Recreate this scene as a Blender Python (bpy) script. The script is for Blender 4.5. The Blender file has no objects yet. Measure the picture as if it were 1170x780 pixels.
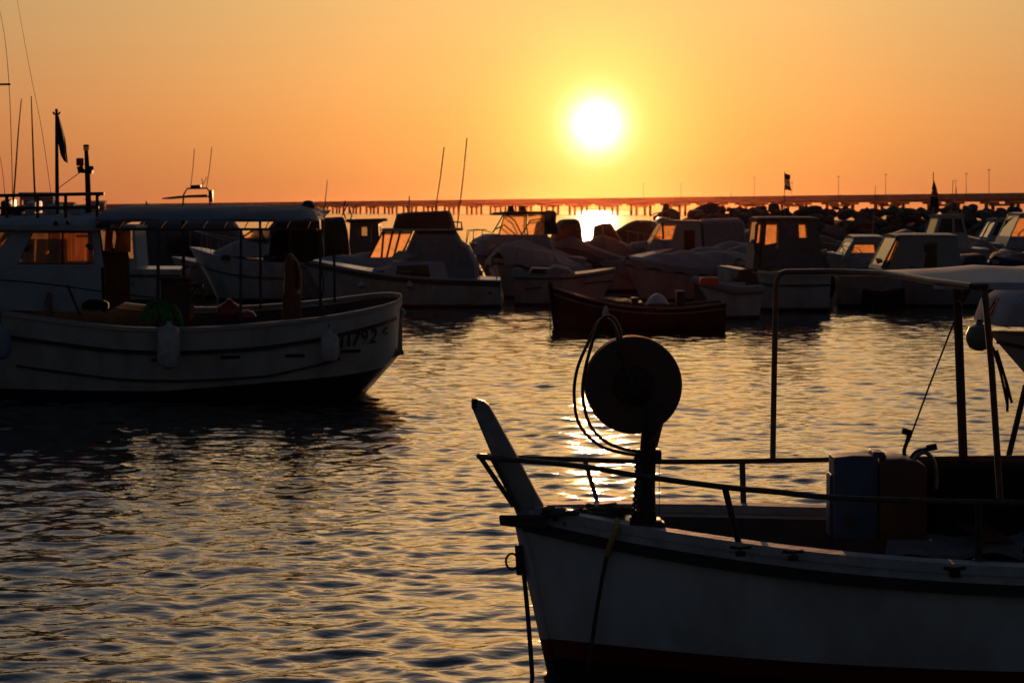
import bpy, bmesh, math, random
import numpy as np
from mathutils import Vector, Matrix

sc = bpy.context.scene
C = sc.collection
R = math.radians
PI = math.pi
rnd = random.Random(7)

# ------------------------------------------------------------------ camera
FP = 2183.0          # focal length in pixels of the 1170 px wide photograph
H = 2.6              # eye height above the water
cam_d = bpy.data.cameras.new('camera')
cam = bpy.data.objects.new('camera', cam_d)
C.objects.link(cam)
cam.location = (0, 0, H)
cam.rotation_euler = (R(90), 0, 0)
cam_d.sensor_width = 36
cam_d.lens = 36 * FP / 1170
cam_d.shift_y = -150 / 1170
cam_d.clip_start = 0.1
cam_d.clip_end = 30000
sc.camera = cam
cam_d.dof.use_dof = True; cam_d.dof.focus_distance = 12.5; cam_d.dof.aperture_fstop = 6.3

# ------------------------------------------------------------------ sky + sun
SUN_AZ = math.atan((682 - 585) / FP)     # to the right of +Y
SUN_EL = math.atan((240 - 142) / FP)
SD = Vector((math.sin(SUN_AZ) * math.cos(SUN_EL), math.cos(SUN_AZ) * math.cos(SUN_EL), math.sin(SUN_EL)))
w = bpy.data.worlds.new('World')
sc.world = w
w.use_nodes = True
NT = w.node_tree
NT.nodes.clear()
N = NT.nodes.new
LK = NT.links.new


def wm(op, a, b=None):
    n = N('ShaderNodeMath'); n.operation = op
    for i, v in enumerate((a, b)):
        if v is None: continue
        if isinstance(v, (int, float)): n.inputs[i].default_value = v
        else: LK(v, n.inputs[i])
    return n.outputs[0]


def wscale(col, fac):
    n = N('ShaderNodeVectorMath'); n.operation = 'SCALE'
    if isinstance(col, tuple): n.inputs[0].default_value = col
    else: LK(col, n.inputs[0])
    if isinstance(fac, (int, float)): n.inputs['Scale'].default_value = fac
    else: LK(fac, n.inputs['Scale'])
    return n.outputs[0]


def wadd(a, b):
    n = N('ShaderNodeVectorMath'); n.operation = 'ADD'
    LK(a, n.inputs[0]); LK(b, n.inputs[1])
    return n.outputs[0]


tc = N('ShaderNodeTexCoord')
nrm = N('ShaderNodeVectorMath'); nrm.operation = 'NORMALIZE'
LK(tc.outputs['Generated'], nrm.inputs[0])
D = nrm.outputs[0]
dt = N('ShaderNodeVectorMath'); dt.operation = 'DOT_PRODUCT'
LK(D, dt.inputs[0]); dt.inputs[1].default_value = SD
cosang = wm('MINIMUM', dt.outputs['Value'], 0.9999999)
ang = wm('MULTIPLY', wm('ARCCOSINE', cosang), 180 / PI)          # degrees from the sun
sep = N('ShaderNodeSeparateXYZ'); LK(D, sep.inputs[0])
elev = wm('MULTIPLY', wm('ARCSINE', sep.outputs['Z']), 180 / PI)
# base dome: colour by elevation
ramp = N('ShaderNodeValToRGB')
LK(wm('DIVIDE', wm('MAXIMUM', elev, 0.0), 90.0), ramp.inputs[0])
stops = [(0.0, (.50, .145, .062)), (2.5, (.52, .19, .078)), (6.5, (.50, .31, .140)), (11, (.48, .38, .23)), (18, (.34, .34, .33)),
         (26, (.26, .27, .30)), (38, (.12, .16, .22)), (90, (.035, .045, .065))]
cr = ramp.color_ramp
cr.interpolation = 'LINEAR'
cr.elements[0].position = 0; cr.elements[0].color = (*stops[0][1], 1)
cr.elements[1].position = 1; cr.elements[1].color = (*stops[-1][1], 1)
for e, c in stops[1:-1]:
    el = cr.elements.new(e / 90); el.color = (*c, 1)
# the dome darkens away from the sunset side
side = wm('MULTIPLY', 1.0, wm('MULTIPLY', 1.0, wm('EXPONENT', wm('MULTIPLY', -1.0, wm('POWER', wm('DIVIDE', ang, 48.0), 2.0)))))
tint = N('ShaderNodeCombineXYZ')
for i, fl in enumerate((.08, .12, .19)): LK(wm('ADD', wm('MULTIPLY', side, 1.0 - fl), fl), tint.inputs[i])
bmul = N('ShaderNodeVectorMath'); bmul.operation = 'MULTIPLY'; LK(ramp.outputs[0], bmul.inputs[0]); LK(tint.outputs[0], bmul.inputs[1])
base = bmul.outputs[0]
g1 = wscale((.41, .245, .030), wm('EXPONENT', wm('DIVIDE', ang, -6.5)))
g2 = wscale((.22, .36, .08), wm('EXPONENT', wm('MULTIPLY', -1.0, wm('POWER', wm('DIVIDE', ang, 2.3), 2.0))))
g3 = wscale((2.2, 2.0, 1.8), wm('EXPONENT', wm('MULTIPLY', -1.0, wm('POWER', wm('DIVIDE', ang, 0.72), 2.0))))
# extra glow added out of view above the sun, to brighten the water's reflections
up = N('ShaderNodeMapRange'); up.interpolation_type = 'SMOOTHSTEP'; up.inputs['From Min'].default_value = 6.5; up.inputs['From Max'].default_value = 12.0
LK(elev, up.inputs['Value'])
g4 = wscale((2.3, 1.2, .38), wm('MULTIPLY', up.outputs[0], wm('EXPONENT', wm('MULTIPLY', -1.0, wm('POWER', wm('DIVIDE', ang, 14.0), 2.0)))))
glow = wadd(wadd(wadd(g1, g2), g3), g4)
# Nishita sky for the overhead light
sky = N('ShaderNodeTexSky'); sky.sky_type = 'NISHITA'; sky.sun_disc = False
sky.sun_elevation = SUN_EL; sky.sun_rotation = SUN_AZ
sky.dust_density = 3.0
nish = wscale(sky.outputs[0], 0.012)
# faint uneven bands of high haze
smp = N('ShaderNodeMapping'); smp.inputs['Scale'].default_value = (2.2, 2.2, 26.0); LK(D, smp.inputs[0])
snz = N('ShaderNodeTexNoise'); snz.inputs['Scale'].default_value = 1.6; snz.inputs['Detail'].default_value = 5; LK(smp.outputs[0], snz.inputs['Vector'])
band = wm('ADD', .955, wm('MULTIPLY', .09, snz.outputs[0]))
bg = N('ShaderNodeBackground'); bg.inputs['Strength'].default_value = 1.0
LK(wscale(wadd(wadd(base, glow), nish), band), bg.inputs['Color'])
out = N('ShaderNodeOutputWorld'); LK(bg.outputs[0], out.inputs[0])

sl = bpy.data.lights.new('sun', 'SUN')
sl.energy = 3.3; sl.angle = R(0.53); sl.color = (1.0, 0.46, 0.20)
so = bpy.data.objects.new('sun', sl); C.objects.link(so)
so.rotation_euler = SD.to_track_quat('Z', 'Y').to_euler()

vs = sc.view_settings
vs.view_transform = 'Standard'; vs.look = 'None'; vs.exposure = 0; vs.gamma = 1; vs.use_curve_mapping = False
DENOISE = True
sc.cycles.max_bounces = 6
sc.cycles.transparent_max_bounces = 16
sc.cycles.volume_bounces = 0
sc.cycles.use_denoising = DENOISE

# ------------------------------------------------------------------ materials
MATS = {}


def mat(name, col, rough=0.5, metal=0.0, noise=0.25, scale=6.0, bump=0.0, spec=0.5, col2=None, trans=0.0, stretch=(1, 1, 1)):
    """painted / worn surface: the base colour varies with noise, a little bump."""
    if name in MATS: return MATS[name]
    m = bpy.data.materials.new(name); m.use_nodes = True
    nt = m.node_tree; p = nt.nodes['Principled BSDF']
    t = nt.nodes.new('ShaderNodeTexCoord'); mp = nt.nodes.new('ShaderNodeMapping'); mp.inputs['Scale'].default_value = stretch
    nz = nt.nodes.new('ShaderNodeTexNoise'); nz.inputs['Scale'].default_value = scale; nz.inputs['Detail'].default_value = 6
    nz.inputs['Roughness'].default_value = 0.65
    nt.links.new(t.outputs['Object'], mp.inputs[0]); nt.links.new(mp.outputs[0], nz.inputs['Vector'])
    r = nt.nodes.new('ShaderNodeValToRGB')
    c2 = col2 or tuple(c * (1 - noise) for c in col)
    r.color_ramp.elements[0].position = 0.35; r.color_ramp.elements[0].color = (*c2, 1)
    r.color_ramp.elements[1].position = 0.65; r.color_ramp.elements[1].color = (*col, 1)
    nt.links.new(nz.outputs[0], r.inputs[0]); nt.links.new(r.outputs[0], p.inputs['Base Color'])
    p.inputs['Roughness'].default_value = rough; p.inputs['Metallic'].default_value = metal
    p.inputs['Specular IOR Level'].default_value = spec
    if bump:
        b = nt.nodes.new('ShaderNodeBump'); b.inputs['Strength'].default_value = bump; b.inputs['Distance'].default_value = 0.02
        nt.links.new(nz.outputs[0], b.inputs['Height']); nt.links.new(b.outputs[0], p.inputs['Normal'])
    if trans:
        tr = nt.nodes.new('ShaderNodeBsdfTranslucent'); nt.links.new(r.outputs[0], tr.inputs[0])
        mx = nt.nodes.new('ShaderNodeMixShader'); mx.inputs[0].default_value = trans
        nt.links.new(p.outputs[0], mx.inputs[1]); nt.links.new(tr.outputs[0], mx.inputs[2])
        nt.links.new(mx.outputs[0], nt.nodes['Material Output'].inputs[0])
    MATS[name] = m
    return m


def hull_mat(name, col, boot, zb, stripe=None, rough=0.28):
    """hull paint: antifouling below zb, topsides above, optional painted band (z0, z1, colour)."""
    if name in MATS: return MATS[name]
    m = bpy.data.materials.new(name); m.use_nodes = True
    nt = m.node_tree; p = nt.nodes['Principled BSDF']; L = nt.links.new
    t = nt.nodes.new('ShaderNodeTexCoord'); s = nt.nodes.new('ShaderNodeSeparateXYZ'); L(t.outputs['Object'], s.inputs[0])
    nz = nt.nodes.new('ShaderNodeTexNoise'); nz.inputs['Scale'].default_value = 3.0; nz.inputs['Detail'].default_value = 7
    mp = nt.nodes.new('ShaderNodeMapping'); mp.inputs['Scale'].default_value = (1.2, 1.2, 0.4)
    L(t.outputs['Object'], mp.inputs[0]); L(mp.outputs[0], nz.inputs['Vector'])
    r = nt.nodes.new('ShaderNodeValToRGB')
    r.color_ramp.elements[0].position = 0.32; r.color_ramp.elements[0].color = (*[c * .72 * k for c, k in zip(col, (1, .97, .92))], 1)
    r.color_ramp.elements[1].position = 0.6; r.color_ramp.elements[1].color = (*col, 1)
    L(nz.outputs[0], r.inputs[0])
    cur = r.outputs[0]

    def step(z, c, below=True, prev=None):
        g = nt.nodes.new('ShaderNodeMath'); g.operation = 'LESS_THAN' if below else 'GREATER_THAN'
        L(s.outputs['Z'], g.inputs[0]); g.inputs[1].default_value = z
        return g.outputs[0]

    def mixc(f, c):
        mx = nt.nodes.new('ShaderNodeMix'); mx.data_type = 'RGBA'
        L(f, mx.inputs['Factor']); L(cur, mx.inputs[6]); mx.inputs[7].default_value = (*c, 1)
        return mx.outputs[2]
    if stripe:
        a = step(stripe[0], None, False); b = step(stripe[1], None, True)
        mu = nt.nodes.new('ShaderNodeMath'); mu.operation = 'MULTIPLY'; L(a, mu.inputs[0]); L(b, mu.inputs[1])
        cur = mixc(mu.outputs[0], stripe[2])
    cur = mixc(step(zb, None), boot)
    L(cur, p.inputs['Base Color']); p.inputs['Roughness'].default_value = rough; p.inputs['Specular IOR Level'].default_value = .5 if rough < .45 else .15
    b = nt.nodes.new('ShaderNodeBump'); b.inputs['Strength'].default_value = 0.12; b.inputs['Distance'].default_value = 0.01
    L(nz.outputs[0], b.inputs['Height']); L(b.outputs[0], p.inputs['Normal'])
    MATS[name] = m
    return m


def glass_mat(name, tint=(.85, .8, .75), refl=0.12, rough=0.02, dirt=0.0):
    if name in MATS: return MATS[name]
    m = bpy.data.materials.new(name); m.use_nodes = True
    nt = m.node_tree; nt.nodes.remove(nt.nodes['Principled BSDF']); L = nt.links.new
    tr = nt.nodes.new('ShaderNodeBsdfTransparent'); tr.inputs[0].default_value = (*tint, 1)
    gl = nt.nodes.new('ShaderNodeBsdfGlossy'); gl.inputs['Roughness'].default_value = rough
    fr = nt.nodes.new('ShaderNodeFresnel'); fr.inputs[0].default_value = 1.45
    mx = nt.nodes.new('ShaderNodeMixShader'); L(fr.outputs[0], mx.inputs[0]); L(tr.outputs[0], mx.inputs[1]); L(gl.outputs[0], mx.inputs[2])
    last = mx.outputs[0]
    if dirt:   # salt film: scatters some of the light through
        tl = nt.nodes.new('ShaderNodeBsdfTranslucent'); tl.inputs[0].default_value = (.95, .68, .42, 1)
        nz = nt.nodes.new('ShaderNodeTexNoise'); nz.inputs['Scale'].default_value = 7; nz.inputs['Detail'].default_value = 5
        t = nt.nodes.new('ShaderNodeTexCoord'); L(t.outputs['Object'], nz.inputs['Vector'])
        mm = nt.nodes.new('ShaderNodeMath'); mm.operation = 'MULTIPLY'; L(nz.outputs[0], mm.inputs[0]); mm.inputs[1].default_value = dirt * 2
        m2 = nt.nodes.new('ShaderNodeMixShader'); L(mm.outputs[0], m2.inputs[0]); L(last, m2.inputs[1]); L(tl.outputs[0], m2.inputs[2])
        last = m2.outputs[0]
    L(last, nt.nodes['Material Output'].inputs[0])
    MATS[name] = m
    return m


# ------------------------------------------------------------------ mesh helpers
class MB:
    def __init__(self): self.v = []; self.f = []

    def add(self, vs, fs):
        o = len(self.v); self.v += [tuple(p) for p in vs]; self.f += [tuple(i + o for i in f) for f in fs]; return self

    def hexa(self, p):            # 8 points: bottom ring 0-3, top ring 4-7
        return self.add(p, [(3, 2, 1, 0), (4, 5, 6, 7), (0, 1, 5, 4), (1, 2, 6, 5), (2, 3, 7, 6), (3, 0, 4, 7)])

    def box(self, c, s, rz=0.0, top=1.0):
        x, y, z = s[0] / 2, s[1] / 2, s[2] / 2
        P = [(-x, -y, -z), (x, -y, -z), (x, y, -z), (-x, y, -z), (-x * top, -y * top, z), (x * top, -y * top, z), (x * top, y * top, z), (-x * top, y * top, z)]
        cr_, sr = math.cos(rz), math.sin(rz)
        return self.hexa([(c[0] + a * cr_ - b * sr, c[1] + a * sr + b * cr_, c[2] + d) for a, b, d in P])

    def bar(self, a, b, wd, ht):   # box beam from a to b
        a, b = Vector(a), Vector(b); d = (b - a).normalized()
        up = Vector((0, 0, 1)) if abs(d.z) < .95 else Vector((1, 0, 0))
        s = d.cross(up).normalized(); u = s.cross(d)
        P = []
        for q in (a, b):
            P += [q - s * wd / 2 - u * ht / 2, q + s * wd / 2 - u * ht / 2, q + s * wd / 2 + u * ht / 2, q - s * wd / 2 + u * ht / 2]
        return self.hexa(P)

    def tube(self, pts, r, n=8, closed=False):
        pts = [Vector(p) for p in pts]
        rs = r if isinstance(r, (list, tuple)) else [r] * len(pts)
        V = []; F = []
        m = len(pts); pu = None
        for i, p in enumerate(pts):
            if closed: d = pts[(i + 1) % m] - pts[i - 1]
            else: d = pts[min(i + 1, m - 1)] - pts[max(i - 1, 0)]
            d = d.normalized() if d.length > 1e-9 else Vector((0, 0, 1))
            u = pu if pu is not None else (Vector((0, 0, 1)) if abs(d.z) < .9 else Vector((1, 0, 0)))
            u = u - d * u.dot(d)
            if u.length < 1e-6: u = d.orthogonal()
            u.normalize(); s = d.cross(u); pu = u
            for k in range(n):
                a = 2 * PI * k / n
                V.append(p + u * (math.cos(a) * rs[i]) + s * (math.sin(a) * rs[i]))
        segs = m if closed else m - 1
        for i in range(segs):
            j = (i + 1) % m
            for k in range(n):
                F.append((i * n + k, i * n + (k + 1) % n, j * n + (k + 1) % n, j * n + k))
        if not closed:
            F.append(tuple(range(n))[::-1]); F.append(tuple((m - 1) * n + k for k in range(n)))
        return self.add(V, F)

    def lathe(self, prof, c=(0, 0, 0), axis='z', n=24):   # prof: (r, h)
        V = []; F = []
        for r, h in prof:
            for k in range(n):
                a = 2 * PI * k / n; x, y = r * math.cos(a), r * math.sin(a)
                V.append({'z': (c[0] + x, c[1] + y, c[2] + h), 'y': (c[0] + x, c[1] + h, c[2] + y), 'x': (c[0] + h, c[1] + x, c[2] + y)}[axis])
        for i in range(len(prof) - 1):
            for k in range(n):
                F.append((i * n + k, i * n + (k + 1) % n, (i + 1) * n + (k + 1) % n, (i + 1) * n + k))
        F.append(tuple(range(n))[::-1]); F.append(tuple((len(prof) - 1) * n + k for k in range(n)))
        return self.add(V, F)

    def sheet(self, rows, th=0.0):   # grid of points; th: thickness along the local normal
        nr, nc = len(rows), len(rows[0]); P = [[Vector(q) for q in r] for r in rows]
        V = [q for r in P for q in r]; F = [(i * nc + j, i * nc + j + 1, (i + 1) * nc + j + 1, (i + 1) * nc + j) for i in range(nr - 1) for j in range(nc - 1)]
        if th:
            o = nr * nc
            for i in range(nr):
                for j in range(nc):
                    a = P[min(i + 1, nr - 1)][j] - P[max(i - 1, 0)][j]; b = P[i][min(j + 1, nc - 1)] - P[i][max(j - 1, 0)]
                    nn = a.cross(b); nn = nn.normalized() if nn.length > 1e-9 else Vector((0, 0, 1))
                    V.append(P[i][j] + nn * th)
            F += [tuple(x + o for x in f[::-1]) for f in F[:]]
            E = [(0, j, 0, j + 1) for j in range(nc - 1)] + [(nr - 1, j + 1, nr - 1, j) for j in range(nc - 1)] + \
                [(i + 1, 0, i, 0) for i in range(nr - 1)] + [(i, nc - 1, i + 1, nc - 1) for i in range(nr - 1)]
            for a, b, c_, d in E:
                p, q = a * nc + b, c_ * nc + d
                F.append((q, p, p + o, q + o))
        return self.add(V, F)

    def panel(self, p00, p10, p11, p01, holes=(), th=0.03):
        """wall quad with rectangular (u0,u1,v0,v1) openings, given in the wall's own bilinear coordinates."""
        a, b, c_, d = map(Vector, (p00, p10, p11, p01))
        us = sorted({0.0, 1.0, *[h[0] for h in holes], *[h[1] for h in holes]})
        vs_ = sorted({0.0, 1.0, *[h[2] for h in holes], *[h[3] for h in holes]})
        nn = (b - a).cross(d - a).normalized() * th

        def q(u, v): return a * (1 - u) * (1 - v) + b * u * (1 - v) + c_ * u * v + d * (1 - u) * v

        def solid(i, j):
            if i < 0 or j < 0 or i >= len(us) - 1 or j >= len(vs_) - 1: return False
            um, vm = (us[i] + us[i + 1]) / 2, (vs_[j] + vs_[j + 1]) / 2
            return not any(h[0] < um < h[1] and h[2] < vm < h[3] for h in holes)
        for i in range(len(us) - 1):
            for j in range(len(vs_) - 1):
                if not solid(i, j): continue
                c4 = [q(us[i], vs_[j]), q(us[i + 1], vs_[j]), q(us[i + 1], vs_[j + 1]), q(us[i], vs_[j + 1])]
                V = c4 + [x - nn for x in c4]; F = [(0, 1, 2, 3), (7, 6, 5, 4)]
                if not solid(i, j - 1): F.append((0, 4, 5, 1))
                if not solid(i + 1, j): F.append((1, 5, 6, 2))
                if not solid(i, j + 1): F.append((2, 6, 7, 3))
                if not solid(i - 1, j): F.append((3, 7, 4, 0))
                self.add(V, F)
        return [[q(h[0], h[2]) - nn * .5, q(h[1], h[2]) - nn * .5, q(h[1], h[3]) - nn * .5, q(h[0], h[3]) - nn * .5] for h in holes]

    def build(self, name, m, parent=None, smooth=True, ang=35, bevel=0.0, weld=True):
        me = bpy.data.meshes.new(name); me.from_pydata([tuple(p) for p in self.v], [], self.f)
        bm = bmesh.new(); bm.from_mesh(me)
        if weld: bmesh.ops.remove_doubles(bm, verts=bm.verts, dist=0.0004)
        bmesh.ops.recalc_face_normals(bm, faces=bm.faces)
        if bevel:
            es = [e for e in bm.edges if len(e.link_faces) == 2 and e.calc_face_angle(0) > R(40)]
            bmesh.ops.bevel(bm, geom=es, offset=bevel, segments=2, profile=.6, affect='EDGES', clamp_overlap=True)
        bm.to_mesh(me); bm.free()
        me.materials.append(m)
        if smooth:
            me.shade_smooth()
            me.set_sharp_from_angle(angle=R(ang))
        o = bpy.data.objects.new(name, me); C.objects.link(o)
        if parent: o.parent = parent
        return o


def tag(o, label=None, cat=None, group=None, kind=None):
    if label: o['label'] = label
    if cat: o['category'] = cat
    if group: o['group'] = group
    if kind: o['kind'] = kind
    return o


def thing(name, label, cat, loc=(0, 0, 0), rz=0.0, group=None, pitch=0.0):
    o = bpy.data.objects.new(name, None); C.objects.link(o); o.empty_display_size = .3
    o.location = loc; o.rotation_euler = (0, pitch, rz)
    return tag(o, label, cat, group)


def copy_tree(o, parent=None):
    c = o.copy(); C.objects.link(c); c.parent = parent
    for ch in list(o.children): copy_tree(ch, c)
    return c


def W(px, py, d):      # photograph pixel at depth d -> world point
    return Vector(((px - 585) / FP * d, d, H - (py - 240) / FP * d))


def lerp(a, b, t): return a + (b - a) * t


def curve(pts, n=8):   # Catmull-Rom through points
    P = [Vector(p) for p in pts]; P = [2 * P[0] - P[1]] + P + [2 * P[-1] - P[-2]]; o = []
    for i in range(1, len(P) - 2):
        for k in range(n):
            t = k / n; a, b, c_, d = P[i - 1], P[i], P[i + 1], P[i + 2]
            o.append(.5 * ((2 * b) + (c_ - a) * t + (2 * a - 5 * b + 4 * c_ - d) * t * t + (3 * b - a - 3 * c_ + d) * t ** 3))
    o.append(P[-2]); return o
# ------------------------------------------------------------------ water
def make_water():
    ys = [-25.0]
    while ys[-1] < 120: ys.append(ys[-1] + max(.018, .0019 * max(ys[-1], 0)) * (1 if ys[-1] > 6 else (6 if ys[-1] > 2 else 40)))
    while ys[-1] < 3600: ys.append(ys[-1] * 1.03)
    ys = np.array(ys); nr = len(ys)
    nc = 980
    s = np.linspace(-.5, .5, nc)
    half = (np.clip(ys, 0, None) + 16)
    X = s[None, :] * half[:, None]
    Y = np.repeat(ys[:, None], nc, 1)
    sp = np.maximum(np.gradient(ys)[:, None], half[:, None] / nc)
    Z = np.zeros_like(X)
    rs = np.random.RandomState(11)
    nw = 150
    for i in range(nw):
        lam = .11 * (.95 / .11) ** rs.rand()
        th = R(93) + rs.randn() * R(37)
        k = 2 * PI / lam
        slope = 0.0135 * (1.25 if .2 < lam < .6 else .8)
        a = slope / k
        wgt = np.clip((lam / sp - 3.0) / 4.0, 0, 1)
        ph = k * (X * math.cos(th) + Y * math.sin(th)) + rs.rand() * 2 * PI
        # wave groups: slow modulation
        k2 = k * (.06 + .1 * rs.rand()); th2 = rs.rand() * 2 * PI
        mod = .55 + .45 * np.sin(k2 * (X * math.cos(th2) + Y * math.sin(th2)) + rs.rand() * 6)
        Z += a * wgt * mod * (np.sin(ph) + .18 * np.cos(2 * ph))
    Z *= 1.36
    co = np.stack([X, Y, Z], -1).reshape(-1, 3).astype(np.float32)
    idx = np.arange(nr * nc).reshape(nr, nc)
    F = np.stack([idx[:-1, :-1], idx[:-1, 1:], idx[1:, 1:], idx[1:, :-1]], -1).reshape(-1, 4)
    me = bpy.data.meshes.new('water')
    me.vertices.add(len(co)); me.vertices.foreach_set('co', co.ravel())
    me.loops.add(F.size); me.loops.foreach_set('vertex_index', F.ravel().astype(np.int32))
    me.polygons.add(len(F)); me.polygons.foreach_set('loop_start', np.arange(0, F.size, 4, dtype=np.int32))
    me.update(calc_edges=True)
    me.shade_smooth()
    m = bpy.data.materials.new('harbour_water'); m.use_nodes = True
    nt = m.node_tree; p = nt.nodes['Principled BSDF']; L = nt.links.new
    p.inputs['Base Color'].default_value = (.006, .012, .014, 1); p.inputs['Roughness'].default_value = .075
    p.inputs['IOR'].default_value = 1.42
    t = nt.nodes.new('ShaderNodeTexCoord')
    # ripples too small to model so far out act as roughness there
    sy = nt.nodes.new('ShaderNodeSeparateXYZ'); L(t.outputs['Object'], sy.inputs[0])
    mr = nt.nodes.new('ShaderNodeMapRange'); L(sy.outputs['Y'], mr.inputs['Value']); mr.inputs['From Min'].default_value = 35; mr.inputs['From Max'].default_value = 160
    mr.inputs['To Min'].default_value = .065; mr.inputs['To Max'].default_value = .11; L(mr.outputs[0], p.inputs['Roughness'])
    h = None
    for sx, sc_, amt in ((.5, 4.6, .0150), (.6, 11.0, .0055), (.7, 30.0, .0008)):
        mp = nt.nodes.new('ShaderNodeMapping'); mp.inputs['Scale'].default_value = (sx, 1, 1)
        nz = nt.nodes.new('ShaderNodeTexNoise'); nz.inputs['Scale'].default_value = sc_; nz.inputs['Detail'].default_value = 2
        L(t.outputs['Object'], mp.inputs[0]); L(mp.outputs[0], nz.inputs['Vector'])
        mu = nt.nodes.new('ShaderNodeMath'); mu.operation = 'MULTIPLY'; L(nz.outputs[0], mu.inputs[0]); mu.inputs[1].default_value = amt
        if h is None: h = mu.outputs[0]
        else:
            ad = nt.nodes.new('ShaderNodeMath'); L(h, ad.inputs[0]); L(mu.outputs[0], ad.inputs[1]); h = ad.outputs[0]
    b = nt.nodes.new('ShaderNodeBump'); b.inputs['Strength'].default_value = 1; b.inputs['Distance'].default_value = 1.0
    L(h, b.inputs['Height']); L(b.outputs[0], p.inputs['Normal'])
    me.materials.append(m)
    o = bpy.data.objects.new('water', me); C.objects.link(o); tag(o, kind='structure')


make_water()
# ------------------------------------------------------------------ palette
white = lambda: mat('weathered_white_paint', (.46, .47, .48), .35, noise=.22, scale=4, bump=.1)
grey = lambda: mat('grey_gelcoat', (.24, .25, .27), .7, spec=.1, noise=.2)
dark = lambda: mat('dark_rubber', (.018, .016, .015), .6, noise=.4)
steel = lambda: mat('dull_steel', (.22, .21, .20), .35, .8, noise=.35, scale=25)
rusty = lambda: mat('rusty_tube', (.12, .06, .04), .6, .2, noise=.5, scale=18, bump=.3)
wood = lambda: mat('varnished_wood', (.11, .05, .028), .7, spec=0, noise=.45, scale=5, stretch=(1, 8, 8))
black_cloth = lambda: mat('black_canvas', (.012, .011, .012), .85, noise=.35, scale=9, bump=.5)
blue_cloth = lambda: mat('navy_canvas', (.025, .035, .06), .85, noise=.3, scale=9, bump=.5)
grey_cloth = lambda: mat('grey_canvas', (.20, .20, .21), .85, noise=.25, scale=8, bump=.5)
pale_cloth = lambda: mat('pale_canvas', (.38, .38, .39), .8, noise=.2, scale=7, bump=.5, trans=.10)
brown_cloth = lambda: mat('brown_canvas', (.085, .045, .035), .85, noise=.35, scale=8, bump=.5)
clear = lambda: glass_mat('cabin_glass', (.86, .82, .78))
vinyl = lambda: glass_mat('clear_vinyl', (.80, .70, .60), rough=.12, dirt=.30)
amber = lambda: mat('amber_vinyl', (.62, .34, .17), .8, spec=0, noise=.3, scale=9, trans=.8)
bright = lambda: glass_mat('salt_hazed_vinyl', (.80, .70, .60), rough=.12, dirt=.75)
rope_m = lambda: mat('old_rope', (.10, .075, .05), .9, noise=.5, scale=60, bump=.8)
fender_m = lambda: mat('fender_vinyl', (.40, .40, .40), .45, noise=.35, scale=9)


def plan(t, ts, p=2.6, mid=.42, rnd_st=0.0):
    """half breadth factor along the boat, t = 0 stern, 1 bow."""
    if t >= mid: return max(0.0, 1 - ((t - mid) / (1 - mid)) ** p)
    f = lerp(ts, 1, math.sin(t / mid * PI / 2) ** .9)
    if rnd_st and t < rnd_st: f *= max(0, 1 - (1 - t / rnd_st) ** 2.8) ** .42
    return f


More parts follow.
